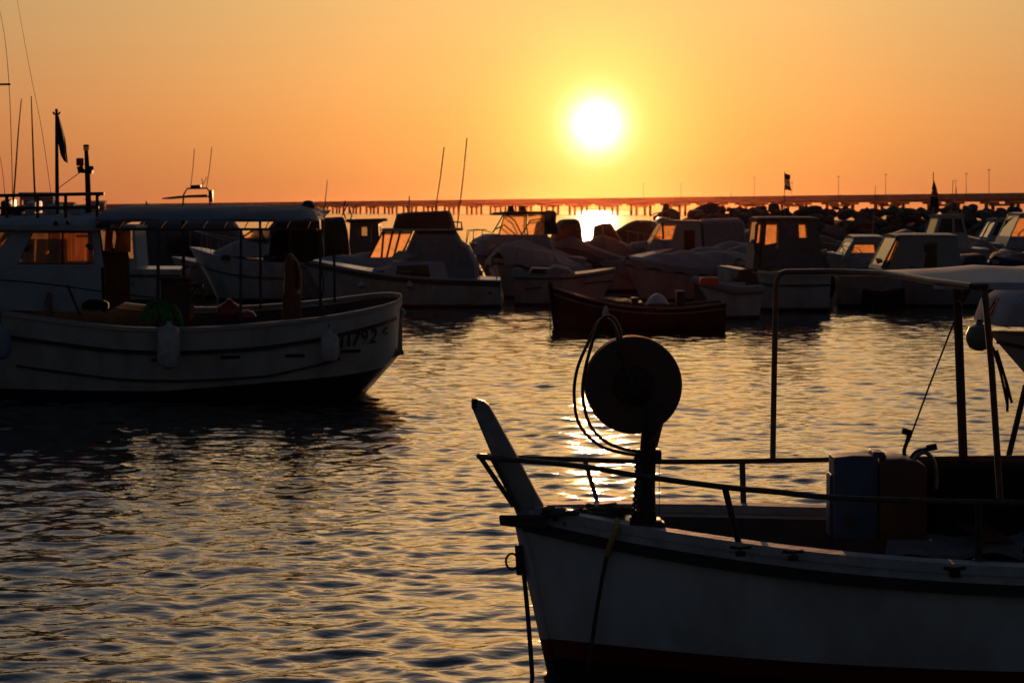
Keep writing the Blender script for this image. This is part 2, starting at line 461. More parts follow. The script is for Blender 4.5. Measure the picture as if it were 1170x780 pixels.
class Boat:
    def __init__(s, name, label, px_bow, px_stern, wl, beam, sheer, cat='boat', yaw=0.0, draft=.35, ts=.82, p=2.6, mid=.42, rake=.5,
                 round_stern=0.0, over=0.0, group=None, d=None, keel_up=0.0, ku_r=.22, Lm=None, heel=0.0):
        s.d = (d or H * FP / (wl - 240)) + beam / 2
        left = px_bow < px_stern
        xb, xs = [(q - 585) / FP * s.d for q in (px_bow, px_stern)]
        s.L = Lm or abs(xb - xs) / max(.25, math.cos(yaw)); s.B = beam
        rz = (PI if left else 0) + yaw
        s.sg = 1 if left else -1           # local y sign of the side facing the camera
        if Lm:      # bow end fixed
            cx = xb - math.cos(rz) * Lm / 2; cy = s.d - math.sin(rz) * Lm / 2
        else: cx = (xb + xs) / 2; cy = s.d
        s.root = thing(name, label, cat, (cx, cy, 0), rz, group)
        s.root.rotation_euler = (heel, 0, rz); s.M = Matrix.Translation((cx, cy, 0)) @ Matrix.Rotation(rz, 4, 'Z') @ Matrix.Rotation(heel, 4, 'X'); s.Mi = s.M.inverted()
        s.sheer_pts = sheer; s.draft = draft; s.ts = ts; s.pp = p; s.mid = mid; s.rake = rake; s.rst = round_stern; s.over = over; s.keel_up = keel_up; s.ku_r = ku_r

    def p(s, px, py, near=0.0):
        """point on the pixel's ray in the boat's own plane 'near' metres off the centre line, camera side."""
        o = s.Mi @ Vector((0, 0, H)); q = s.Mi @ W(px, py, 10.0); dr = q - o
        if abs(dr.y) < 1e-6: return o
        t = (near * s.sg - o.y) / dr.y
        return o + dr * t

    def zs(s, t):
        P = s.sheer_pts; n = len(P) - 1
        for i in range(n):
            if t <= P[i + 1][0] or i == n - 1:
                a, b = P[i], P[i + 1]; u = (t - a[0]) / (b[0] - a[0]); u = min(max(u, 0), 1)
                m0 = (P[min(i + 1, n)][1] - P[max(i - 1, 0)][1]) / max(1e-6, P[min(i + 1, n)][0] - P[max(i - 1, 0)][0])
                m1 = (P[min(i + 2, n)][1] - P[i][1]) / max(1e-6, P[min(i + 2, n)][0] - P[i][0]); h = b[0] - a[0]
                return (2*u**3-3*u*u+1)*a[1] + (u**3-2*u*u+u)*h*m0 + (-2*u**3+3*u*u)*b[1] + (u**3-u*u)*h*m1

    def zk(s, t):
        zk = -s.draft * (1 - max(0, (t - .75) / .25) ** 2 * .6)
        if s.keel_up: zk = lerp(zk, s.keel_up, max(0, (1 - t / s.ku_r)) ** 1.1)
        return zk

    def pt(s, t, v, side=1, inset=0.0):
        zt = s.zs(t); zk = s.zk(t)
        z = lerp(zk, zt, v)
        hb = s.B / 2 * plan(t, s.ts, s.pp, s.mid, s.rst)
        e = lerp(.32, .85, max(0, (t - .45) / .55) ** 1.3)
        y = max(0, hb * max(v, 0) ** e - inset)
        x = s.L * (t - .5) - s.rake * (1 - v) * max(0, (t - .6) / .4) ** 2 + s.over * (1 - v) * (1 - min(1, t / .3)) ** 1.5
        return Vector((x, y * side, z))

    def hull(s, m, thick=.05, sole=None, deck_from=None, name='hull', cap=None, n=34):
        ts = [(i / n) for i in range(n + 1)]
        if s.rst: ts = sorted(set([s.rst * (1 - math.cos(i / 8 * PI / 2)) for i in range(9)] + [t for t in ts if t > s.rst]))
        ts = sorted(set(ts + [.97, .985, .995])); vs_ = [0, .12, .25, .4, .55, .7, .85, 1]
        b = MB()
        for sd in (1, -1):
            b.sheet([[s.pt(t, v, sd) for v in vs_] for t in ts])
        if not s.rst:   # transom
            b.add([s.pt(0, v, 1) for v in vs_] + [s.pt(0, v, -1) for v in vs_[::-1]], [tuple(range(2 * len(vs_)))])
        if sole is None:      # closed, cambered deck
            rows = []
            for t in ts:
                a = s.pt(t, 1, 1); c = s.pt(t, 1, -1)
                rows.append([a.lerp(c, k / 6) + Vector((0, 0, .06 * (1 - (k / 3 - 1) ** 2) * min(1, abs(a.y) * 2))) for k in range(7)])
            b.sheet(rows)
        else:
            lin = MB(); tt = [t for t in ts if deck_from is None or t <= deck_from]
            for sd in (1, -1):
                R_ = []
                for t in tt:
                    o = s.pt(t, 1, sd); i_ = s.pt(t, 1, sd, thick)
                    zl = min(sole, o.z - .03); w4 = s.pt(t, max(.02, (zl - s.zk(t)) / (s.zs(t) - s.zk(t))), sd, thick); lo = Vector((i_.x, w4.y, zl))
                    mid = s.pt(t, .97, sd, thick); R_.append([o, i_, mid, lo, Vector((i_.x, 0, lo.z))])
                lin.sheet([[q_[2], q_[3], q_[4]] for q_ in R_])
                b.sheet([[q_[0], q_[1], q_[2]] for q_ in R_])
            if deck_from is not None:
                td = [t for t in ts if t >= tt[-1]]
                b.sheet([[s.pt(t, 1, 1).lerp(s.pt(t, 1, -1), k / 6) + Vector((0, 0, .03 * (1 - (k / 3 - 1) ** 2))) for k in range(7)] for t in td])
                a = s.pt(tt[-1], 1, 1, thick); c = s.pt(tt[-1], 1, -1, thick)
                zl = (sole - s.zk(tt[-1])) / (s.zs(tt[-1]) - s.zk(tt[-1])); k_ = abs(s.pt(tt[-1], zl, 1, thick).y) * .97; lin.add([a, c, (c.x, -k_ * (1 if c.y < 0 else -1), sole), (a.x, k_ * (1 if a.y > 0 else -1), sole)], [(0, 1, 2, 3)])
            s.lin = lin
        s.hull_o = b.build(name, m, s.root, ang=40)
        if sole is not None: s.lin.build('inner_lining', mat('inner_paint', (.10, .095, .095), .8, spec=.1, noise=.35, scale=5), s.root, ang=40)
        return s.hull_o

    def rail_line(s, v, out=0.0, dz=0.0, t0=0.0, t1=1.0, side=1, n=40):
        r = []
        for i in range(n + 1):
            t = lerp(t0, t1, i / n)
            if s.rst and t < s.rst: t = s.rst * (1 - math.cos(min(1, t / s.rst) * PI / 2))
            q = s.pt(t, v if v > 0 else (s.zs(t) + v * (1 - (.32 * max(0, 1 - t / .2) if s.keel_up else 0)) - s.zk(t)) / (s.zs(t) - s.zk(t)), side); r.append(q + Vector((0, out * side, dz)))
        return r

    def strake(s, name, m, v=1.0, r=.03, out=.015, dz=0.0, t0=0.0, t1=1.0, flat=None):
        """a rubbing strake running right round the hull on both sides."""
        b = MB()
        for sd in (1, -1):
            L_ = s.rail_line(v, out, dz, t0, t1, sd)
            if flat:
                rows = []
                for q in L_:
                    rows.append([q + Vector((0, sd * a, c)) for a, c in ((-flat[0] / 2, -flat[1] / 2), (flat[0] / 2, -flat[1] / 2), (flat[0] / 2, flat[1] / 2), (-flat[0] / 2, flat[1] / 2), (-flat[0] / 2, -flat[1] / 2))])
                b.sheet(rows)
            else: b.tube(L_, r, 8)
        return b.build(name, m, s.root, ang=50)

    # ---- pieces given by their outline in the photograph, at their own depth
    def solid(s, name, m, poly, y0, y1, parent=None, taper=.9, bevel=.02, ang=40):
        """block with the given side outline (pixels), from y0 to y1 metres towards the camera, ends drawn in a little."""
        yc = (y0 + y1) / 2
        P = [s.p(a, b, y1) for a, b in poly]
        z0 = min(q.z for q in P); cx = sum(q.x for q in P) / len(P)
        b = MB(); rows = []
        for f, k in ((0, taper), (.12, 1 - (1 - taper) * .25), (.5, 1.0), (.88, 1 - (1 - taper) * .25), (1, taper)):
            y = lerp(y0, y1, f) * s.sg
            r = [Vector((cx + (q.x - cx) * k, y, z0 + (q.z - z0) * k)) for q in P]; rows.append(r + [r[0]])
        b.sheet(rows); n = len(P)
        b.add(rows[0][:-1], [tuple(range(n))]); b.add(rows[-1][:-1], [tuple(range(n))])
        return b.build(name, m, parent or s.root, ang=ang, bevel=bevel)

    def tubes(s, name, m, lines, r=.015, parent=None):
        """lines: lists of (px, py, near)"""
        b = MB()
        for L_ in lines: b.tube([s.p(*q) for q in L_], r, 6)
        return b.build(name, m, parent or s.root)

    def panes(s, m, quads, parent=None, name='window', frame=None, fr=.014):
        for Q in quads:
            P = [s.p(*q) for q in Q]; nn = (P[1] - P[0]).cross(P[3] - P[0]).normalized() * .006
            b = MB(); b.hexa([q - nn for q in P] + [q + nn for q in P])
            o = b.build(name, m, parent or s.root, smooth=False)
            if frame:
                f = MB(); f.tube(P, fr, 6, closed=True); f.build('frame', frame, o)

    def cabin(s, name, m, bot, top, half, holes=(), front=(), back=(), htop=None, roof=(.06, .05), roof_m=None, glass=None, th=.035, curve_=0):
        """hollow cabin. bot = (px aft.., py), given as bot=(pxL, pxR, py), top=(pxL, pxR, py) at the near wall; openings in wall coordinates."""
        htop = htop if htop is not None else half * .9
        a, b_ = s.p(bot[0], bot[2], half), s.p(bot[1], bot[2], half)
        c, d_ = s.p(top[1], top[2], htop), s.p(top[0], top[2], htop)
        def mir(q): return Vector((q.x, -q.y, q.z))
        w_ = MB(); H4 = []
        H4 += w_.panel(a, b_, c, d_, holes, th * (1 if s.sg > 0 else 1))
        H4 += w_.panel(mir(b_), mir(a), mir(d_), mir(c), [(1 - h[1], 1 - h[0], h[2], h[3]) for h in holes], th)
        H4 += w_.panel(mir(a), a, d_, mir(d_), front, th)
        H4 += w_.panel(b_, mir(b_), mir(c), c, back, th)
        o = w_.build(name, m, s.root, smooth=False)
        if glass:
            for k_, P in enumerate(H4):
                nn = (P[1] - P[0]).cross(P[3] - P[0]).normalized() * .004
                g = MB(); g.hexa([q - nn for q in P] + [q + nn for q in P]); g.build('window', glass if k_ < len(holes) else clear(), o, smooth=False)
        if roof:
            e, t = roof; r = MB(); rows = []
            sx = 1 if d_.x > c.x else -1
            xs = [d_.x + e * sx, lerp(d_.x, c.x, .04), lerp(d_.x, c.x, .5), lerp(d_.x, c.x, .96), c.x - e * sx]
            for i, x in enumerate(xs):
                yy = abs(d_.y) + e * .6; drop = (.03, .005, 0, .005, .03)[i]
                rows.append([(x, yy * k, d_.z + .003 + t * .9 * (1 - .55 * k * k) - drop) for k in (-1, -.8, -.3, .3, .8, 1)])
            r.sheet(rows, th=-t if sx < 0 else t)
            r.build('roof', roof_m or m, o, ang=50)
        return o

    def tarp(s, name, m, hs, t0=.02, t1=.97, skirt=.16, ridge=1.5, fold=.025, seed=1):
        """cloth stretched over the boat from gunwale to gunwale; hs = [(t, height)]."""
        rows = []
        for i in range(25):
            t = lerp(t0, t1, i / 24); hb = s.B / 2 * plan(t, s.ts, s.pp, s.mid, s.rst) * 1.0 + .03
            for a, c in zip(hs, hs[1:]):
                if t <= c[0] or c is hs[-1]:
                    u = min(max((t - a[0]) / (c[0] - a[0]), 0), 1); h = lerp(a[1], c[1], u * u * (3 - 2 * u)); break
            r = []; x = s.L * (t - .5)
            for k in range(-8, 9):
                v = k / 8; z = s.zs(t) + .03 + h * (1 - abs(v) ** ridge) + fold * math.sin(i * 1.3 + seed + 3 * v) * (1 - v * v)
                r.append((x, hb * v, z))
            e = skirt * (1 + .3 * math.sin(i * 1.9 + seed)); r.insert(0, (x, -hb - .02, s.zs(t) - e)); r.append((x, hb + .02, s.zs(t) - e))
            rows.append(r)
        return MB().sheet(rows, th=.012).build(name, m, s.root, ang=50)

    def deck_rail(s, name, m, v=1, h=.4, t0=.5, t1=.99, nst=5, r=.012, inset=.08):
        b = MB()
        for sd in (1, -1):
            L_ = [s.pt(lerp(t0, t1, i / 16), 1, sd, inset) + Vector((0, 0, h * min(1, (i + .3) / 3))) for i in range(17)]
            if sd > 0: tip = L_[-1]
            b.tube(L_, r, 6)
            for k in range(nst):
                i = 2 + int(k * 14 / max(1, nst - 1)); i = min(i, 16)
                q = L_[i]; b.tube([(q.x, q.y, s.pt(lerp(t0, t1, i / 16), 1, sd, inset).z - .01), q], r * .8, 6)
        e = s.pt(t1, 1, 1, inset) + Vector((0, 0, h)); b.tube([e, (e.x + .12, 0, e.z + .02), (e.x, -e.y, e.z)], r, 6)
        return b.build(name, m, s.root)

    def outboard(s, px, py_top, py_bot, near, size=1.0, m=None):
        """outboard motor: cowl, leg, propeller bracket."""
        a = s.p(px, py_top, near); z0 = s.p(px, py_bot, near).z; hgt = (a.z - z0)
        k = size
        o = MB()
        o.lathe([(.02, 0), (.13 * k, -.01), (.17 * k, -.08 * k), (.18 * k, -.25 * k), (.15 * k, -.42 * k), (.09 * k, -.5 * k)], (a.x, a.y, a.z), 'z', 14)
        c = o.build('outboard_motor', m or black_cloth(), s.root)
        l = MB(); l.hexa([(a.x - .05 * k, a.y - .035, z0 - .25), (a.x + .10 * k, a.y - .035, z0 - .25), (a.x + .10 * k, a.y + .035, z0 - .25), (a.x - .05 * k, a.y + .035, z0 - .25),
                          (a.x - .08 * k, a.y - .07, a.z - .48 * k), (a.x + .12 * k, a.y - .07, a.z - .48 * k), (a.x + .12 * k, a.y + .07, a.z - .48 * k), (a.x - .08 * k, a.y + .07, a.z - .48 * k)])
        l.build('motor_leg', grey(), c)
        return c


def whip(name, label, a, b, r=.012, group=None):
    """a rod or whip aerial between two world points, curved a little."""
    a, b = Vector(a), Vector(b)
    return a, b


def fender(label, top, length, rad, m=None, rope_to=None, group=None):
    o = thing('fender', label, 'fender', top, 0, group)
    b = MB(); n = 14
    prof = [(.012, .05), (.03, .05), (.035, 0), (rad * .75, -.03), (rad, -.10), (rad, -length + .10), (rad * .75, -length + .03), (.03, -length)]
    b.lathe(prof, n=18); b.build('float', m or fender_m(), o)
    if rope_to is not None:
        q = Vector(rope_to) - Vector(top)
        MB().tube([(0, 0, .04), q * .5 + Vector((0, 0, .01)), q], .009, 6).build('rope', rope_m(), o)
    return o


def flag(b_root, pts_top, drop, m, name='flag', parent=None):
    """hanging cloth: pts_top polyline along the hoist, drop vector of the fly."""
    pass
# ------------------------------------------------------------------ the long bridge on the horizon
concrete = mat('bridge_concrete', (.22, .20, .18), .85, noise=.25, scale=.4)


def bd(px): return 15260.0 / (5.18 + px * .01233)      # depth of the bridge behind pixel column px


def make_bridge():
    X0, Y0 = (360 - 585) / FP * bd(360), bd(360)
    X1, Y1 = (1170 - 585) / FP * bd(1170), bd(1170)
    ln = math.hypot(X1 - X0, Y1 - Y0); u = Vector(((X1 - X0) / ln, (Y1 - Y0) / ln, 0)); n = Vector((-u.y, u.x, 0))
    root = thing('bridge', 'long low bridge on paired piers running across the whole horizon', 'bridge', (X0, Y0, 0))
    q = lambda s_, o, z: Vector((u.x * s_ + n.x * o, u.y * s_ + n.y * o, z))
    s0, s1 = -1250, 1080
    b = MB(); rows = []
    for i in range(60):
        s_ = lerp(s0, s1, i / 59)
        rows.append([q(s_, o, z) for o, z in ((-6, 7.2), (-4, 6.1), (4, 6.1), (6, 7.2), (6, 8.5), (-6, 8.5), (-6, 7.2))])
    b.sheet(rows); b.build('deck', concrete, root, ang=20)
    for o in (-5.8, 5.8):
        r = MB(); r.sheet([[q(s0, o, 8.52), q(s1, o, 8.52)], [q(s0, o, 9.55), q(s1, o, 9.55)]], th=.25); r.build('parapet', concrete, root)
    s_ = s0 + 20; proto = None; k = 0
    while s_ < s1:
        if proto is None:
            b = MB()
            for e in (-8, 8):
                for o in (-1.7, 1.7): b.tube([u * e + n * o + Vector((0, 0, -3)), u * e + n * o + Vector((0, 0, 6.0))], .8, 10)
                b.bar(u * e - n * 4.6 + Vector((0, 0, 5.6)), u * e + n * 4.6 + Vector((0, 0, 5.6)), 1.3, .9)
            b.bar(u * -8 + Vector((0, 0, 4.7)), u * 8 + Vector((0, 0, 4.7)), .8, .9)
            proto = b.build('pier', concrete, root); p = proto
        else:
            p = proto.copy(); C.objects.link(p)
        p.location = u * s_; s_ += 39
    # lamp posts standing on the deck
    lp = None
    for px in (735, 778, 862, 905, 958, 1012, 1062 + 30, 1130, 1104):
        d = bd(px); tall = {1130: 30, 958: 24, 862: 24, 1104: 26, 1012: 26}.get(px, 18) * d / FP
        if lp is None:
            lp = thing('street_lamp', 'thin lamp post standing on the far bridge deck', 'street lamp', (0, 0, 0), 0, 'lamp posts along the bridge')
            MB().tube([(0, 0, 0), (0, 0, 10.6)], [.14, .09], 8).build('pole', steel(), lp)
            MB().hexa([(-.9, -.15, 10.5), (.9, -.15, 10.5), (.9, .15, 10.5), (-.9, .15, 10.5), (-.6, -.1, 10.75), (.6, -.1, 10.75), (.6, .1, 10.75), (-.6, .1, 10.75)]).build('lamp_head', grey(), lp)
            o = lp
        else: o = copy_tree(lp)
        o.location = ((px - 585) / FP * d, d, 8.5); o.scale = (1, 1, tall / 10.7)


make_bridge()

# ------------------------------------------------------------------ harbour buildings and a light tower far on the left
bw = mat('harbour_wall_paint', (.30, .26, .24), .8, noise=.2, scale=.3)


def far_block(label, x0, x1, yt, d, roof, name='harbour_building', cat='building', wins=4, yb=241):
    a, b = W(x0, yb, d), W(x1, yt, d); wd = b.x - a.x; ht = b.z
    o = thing(name, label, cat, ((a.x + b.x) / 2, d + wd * .35, 0))
    w_ = MB(); dp = wd * .6
    hs = [((i + .2) / wins, (i + .75) / wins, .45, .72) for i in range(wins)]
    w_.panel((-wd / 2, -dp / 2, -.2), (wd / 2, -dp / 2, -.2), (wd / 2, -dp / 2, ht), (-wd / 2, -dp / 2, ht), hs, .3)
    w_.panel((wd / 2, dp / 2, -.2), (-wd / 2, dp / 2, -.2), (-wd / 2, dp / 2, ht), (wd / 2, dp / 2, ht), [], .3)
    w_.panel((wd / 2, -dp / 2, -.2), (wd / 2, dp / 2, -.2), (wd / 2, dp / 2, ht), (wd / 2, -dp / 2, ht), [(.3, .7, .45, .72)], .3)
    w_.panel((-wd / 2, dp / 2, -.2), (-wd / 2, -dp / 2, -.2), (-wd / 2, -dp / 2, ht), (-wd / 2, dp / 2, ht), [(.3, .7, .45, .72)], .3)
    w_.build('wall', bw, o, smooth=False)
    if roof: MB().hexa([(-wd / 2 - .5, -dp / 2 - .5, ht + .01), (wd / 2 + .5, -dp / 2 - .5, ht + .01), (wd / 2 + .5, dp / 2 + .5, ht + .01), (-wd / 2 - .5, dp / 2 + .5, ht + .01),
                             (-wd / 2 * roof, -dp * .1, ht + wd * .06), (wd / 2 * roof, -dp * .1, ht + wd * .06), (wd / 2 * roof, dp * .1, ht + wd * .06), (-wd / 2 * roof, dp * .1, ht + wd * .06)]).build('roof', bw, o, smooth=False)
    else: MB().box((0, 0, ht + .3), (wd + .8, dp + .8, .5)).build('roof', bw, o, smooth=False)
    return o


pier = MB(); pier.hexa([(-330, 690, -2), (-140, 690, -2), (-140, 745, -2), (-330, 745, -2), (-330, 691, 1.0), (-141, 691, 1.0), (-141, 744, 1.0), (-330, 744, 1.0)])
tag(pier.build('quay', concrete, smooth=False), kind='structure')
far_block('flat roofed harbour building, tallest block behind the wheelhouse roof rail', 22, 60, 221.5, 700, 0)
far_block('low long shed beside the lattice tower on the left horizon', 64, 84, 232, 700, .8)
far_block('small stepped building on the left horizon just left of the canopy', 101, 119, 231, 700, 0, wins=3)
t = thing('lattice_tower', 'thin lattice mast with short crossarms on the left horizon', 'tower', (W(92, 240, 700).x, 712, 1.0))
b = MB(); hh = 26 * 700 / FP + .6
for sx in (-1, 1):
    for sy in (-1, 1): b.tube([(sx * 1.0, sy * 1.0, 0), (sx * .25, sy * .25, hh)], .09, 5)
for k in range(7):
    z = hh * (k + 1) / 8; r_ = lerp(1, .25, (k + 1) / 8)
    b.bar((-r_, -r_, z), (r_, -r_, z), .1, .1); b.bar((-r_, -r_, z - hh / 8), (r_, -r_, z), .08, .08); b.bar((-r_, r_, z), (r_, r_, z), .1, .1)
b.build('mast', steel(), t)
MB().bar((-1.5, 0, hh * .62), (1.5, 0, hh * .62), .25, .25).bar((-.8, 0, hh + .1), (.8, 0, hh + .1), .2, .2).build('crossarm', steel(), t)
# a far sail showing over the canopy
t = thing('sailing_boat', 'tiny triangular sail far out, above the grey canopy', 'sailing boat', (W(167, 242, 800).x, 800, 0))
MB().sheet([[(-.2, 0, 1), (-.2, 0, 1)], [(-.2, 0, 1), (2.6, .3, 1)], [(-.2, 0, 6.5), (-.1, 0, 6.5)]], th=.03).add([(-.6, 0, 1), (2.8, .2, 1), (.1, 0, 6.4), (-.6, .05, 1), (2.8, .25, 1), (.1, .05, 6.4)], [(0, 1, 2), (5, 4, 3)]).build('sail', brown_cloth(), t, smooth=False)
MB().hexa([(-2.5, -.5, -.2), (2.5, -.5, -.2), (2.5, .5, -.2), (-2.5, .5, -.2), (-2.9, -.8, .8), (3.6, 0, .9), (3.6, .1, .9), (-2.9, .8, .8)]).build('hull', white(), t)

# ------------------------------------------------------------------ the rock breakwater on the right
rock_m = mat('breakwater_rock', (.085, .075, .068), .9, noise=.5, scale=1.3, bump=1.0)


def boulder_mesh(seed, r=1.0):
    rg = np.random.RandomState(seed); bm = bmesh.new(); bmesh.ops.create_icosphere(bm, subdivisions=3, radius=r)
    pl = rg.randn(13, 3); pl /= np.linalg.norm(pl, axis=1)[:, None]; dd = rg.uniform(.42, .85, 13)
    for v in bm.verts:
        c = np.array(v.co)
        for n_, d_ in zip(pl, dd):
            k = c @ n_ - d_ * r
            if k > 0: c = c - n_ * k * .92
        c = c * (1 + .03 * math.sin(9 * c[0] + seed) * math.sin(11 * c[2]))
        v.co = c
    me = bpy.data.meshes.new('boulder'); bm.to_mesh(me); bm.free(); me.materials.append(rock_m); me.shade_smooth(); me.set_sharp_from_angle(angle=R(28))
    return me


def make_breakwater():
    # crest runs from (725 px, 104 m) to beyond the right frame edge
    A = Vector((W(738, 240, 104).x, 104, 0)); B = Vector((W(1330, 240, 96).x, 96, 0)); L_ = (B - A).length; u = (B - A).normalized(); n = Vector((-u.y, u.x, 0))
    m = MB(); rows = []
    for i in range(50):
        s_ = L_ * i / 49; e = min(1, (s_ + .5) / 4.5)
        c = A + u * s_
        rows.append([c + n * o + Vector((0, 0, z * e + .25 * math.sin(i * 1.7 + o) * e if z > 0 else z)) for o, z in ((-7, -1.5), (-4.2, .5), (-1.6, 1.9), (1.6, 1.9), (5, .3), (8, -1.5))])
    m.sheet(rows); tag(m.build('breakwater_core', rock_m, ang=60), kind='structure')
    kinds = [boulder_mesh(k) for k in range(6)]; rg = random.Random(5); first = None; cnt = 0
    for lane, (o, z, sz, stepf) in enumerate(((-5.4, .3, .8, 1.7), (-4.6, .75, .72, 1.6), (-3.8, 1.15, .68, 1.6), (-3.0, 1.5, .64, 1.6), (-2.2, 1.85, .60, 1.6), (-1.4, 2.1, .50, 1.5), (-.5, 2.28, .40, 1.7), (.6, 2.33, .40, 1.8))):
        s_ = rg.uniform(0, 1)
        while s_ < L_:
            r = sz * rg.uniform(.45, 1.2); e = min(1, .25 + (s_ + .5) / 5)
            c = A + u * s_ + n * (o + rg.uniform(-.3, .3)) + Vector((0, 0, (z + .22) * e + rg.uniform(-.2, .16)))
            ob = bpy.data.objects.new('boulder', kinds[rg.randrange(6)]); C.objects.link(ob); ob.location = c
            ob.scale = (r * rg.uniform(.85, 1.3), r * rg.uniform(.8, 1.1), r * rg.uniform(.6, .85)); ob.rotation_euler = (rg.uniform(-.5, .5), rg.uniform(-.5, .5), rg.uniform(0, 6.28))
            tag(ob, 'dark angular boulder piled on the breakwater behind the moored boats', 'boulder', 'boulders of the breakwater')
            s_ += r * stepf; cnt += 1
    # one big block stands above the rest left of centre
    for px, py, r in ((806, 233, .8), (762, 240, .7)):
        ob = bpy.data.objects.new('boulder', kinds[2]); C.objects.link(ob); q = W(px, py, 103); ob.location = (q.x, 103, q.z - r * .75); ob.scale = (r * 1.1, r, r)
        tag(ob, 'tallest rounded boulder on the breakwater crest' if r > 1 else 'boulder at the left tip of the breakwater crest', 'boulder', 'boulders of the breakwater')
    print('boulders', cnt)


make_breakwater()


def far_flag(label, px, yt, yb, d, pole_top, shape, cols, z_foot):
    """flag on a pole; shape is a list of (px, py) rows left-right edges."""
    q = W(px, yb, d); o = thing('flag_pole', label, 'flag', (q.x, d, z_foot))
    zt = W(px, pole_top, d).z - z_foot
    MB().tube([(0, 0, 0), (0, 0, zt)], [.03, .018], 6).build('pole', steel(), o)
    for (ra, rb), c in zip(shape, cols):
        rows = []
        for k in range(5):
            l = Vector(W(lerp(ra[0], rb[0], k / 4), lerp(ra[2], rb[2], k / 4), d)); r_ = Vector(W(lerp(ra[1], rb[1], k / 4), lerp(ra[3], rb[3], k / 4), d))
            rows.append([(l.lerp(r_, j / 6)) - Vector((q.x, d, z_foot)) + Vector((0, .07 * math.sin(j * 1.6 + k * .5), 0)) for j in range(7)])
        MB().sheet(rows, th=.01).build('flag', c, o)
    return o


red_flag = mat('red_flag_cloth', (.25, .03, .02), .9, noise=.2, trans=.3)
pale_flag = mat('pale_flag_cloth', (.5, .45, .4), .9, noise=.1, trans=.45)
dark_flag = mat('dark_flag_cloth', (.02, .025, .02), .9, noise=.2, trans=.1)
far_flag('small red and white flag flying over the breakwater boulders', 896.5, 198, 240, 100, 196, [((896.5, 903, 198, 200), (896.5, 902.5, 205, 206)), ((896.5, 902.5, 205.2, 206.2), (896.5, 903, 210.5, 212.5)), ((896.5, 903, 210.7, 212.7), (896.5, 904, 216.5, 218))],
         [red_flag, pale_flag, red_flag], W(896, 240, 100).z - 1)
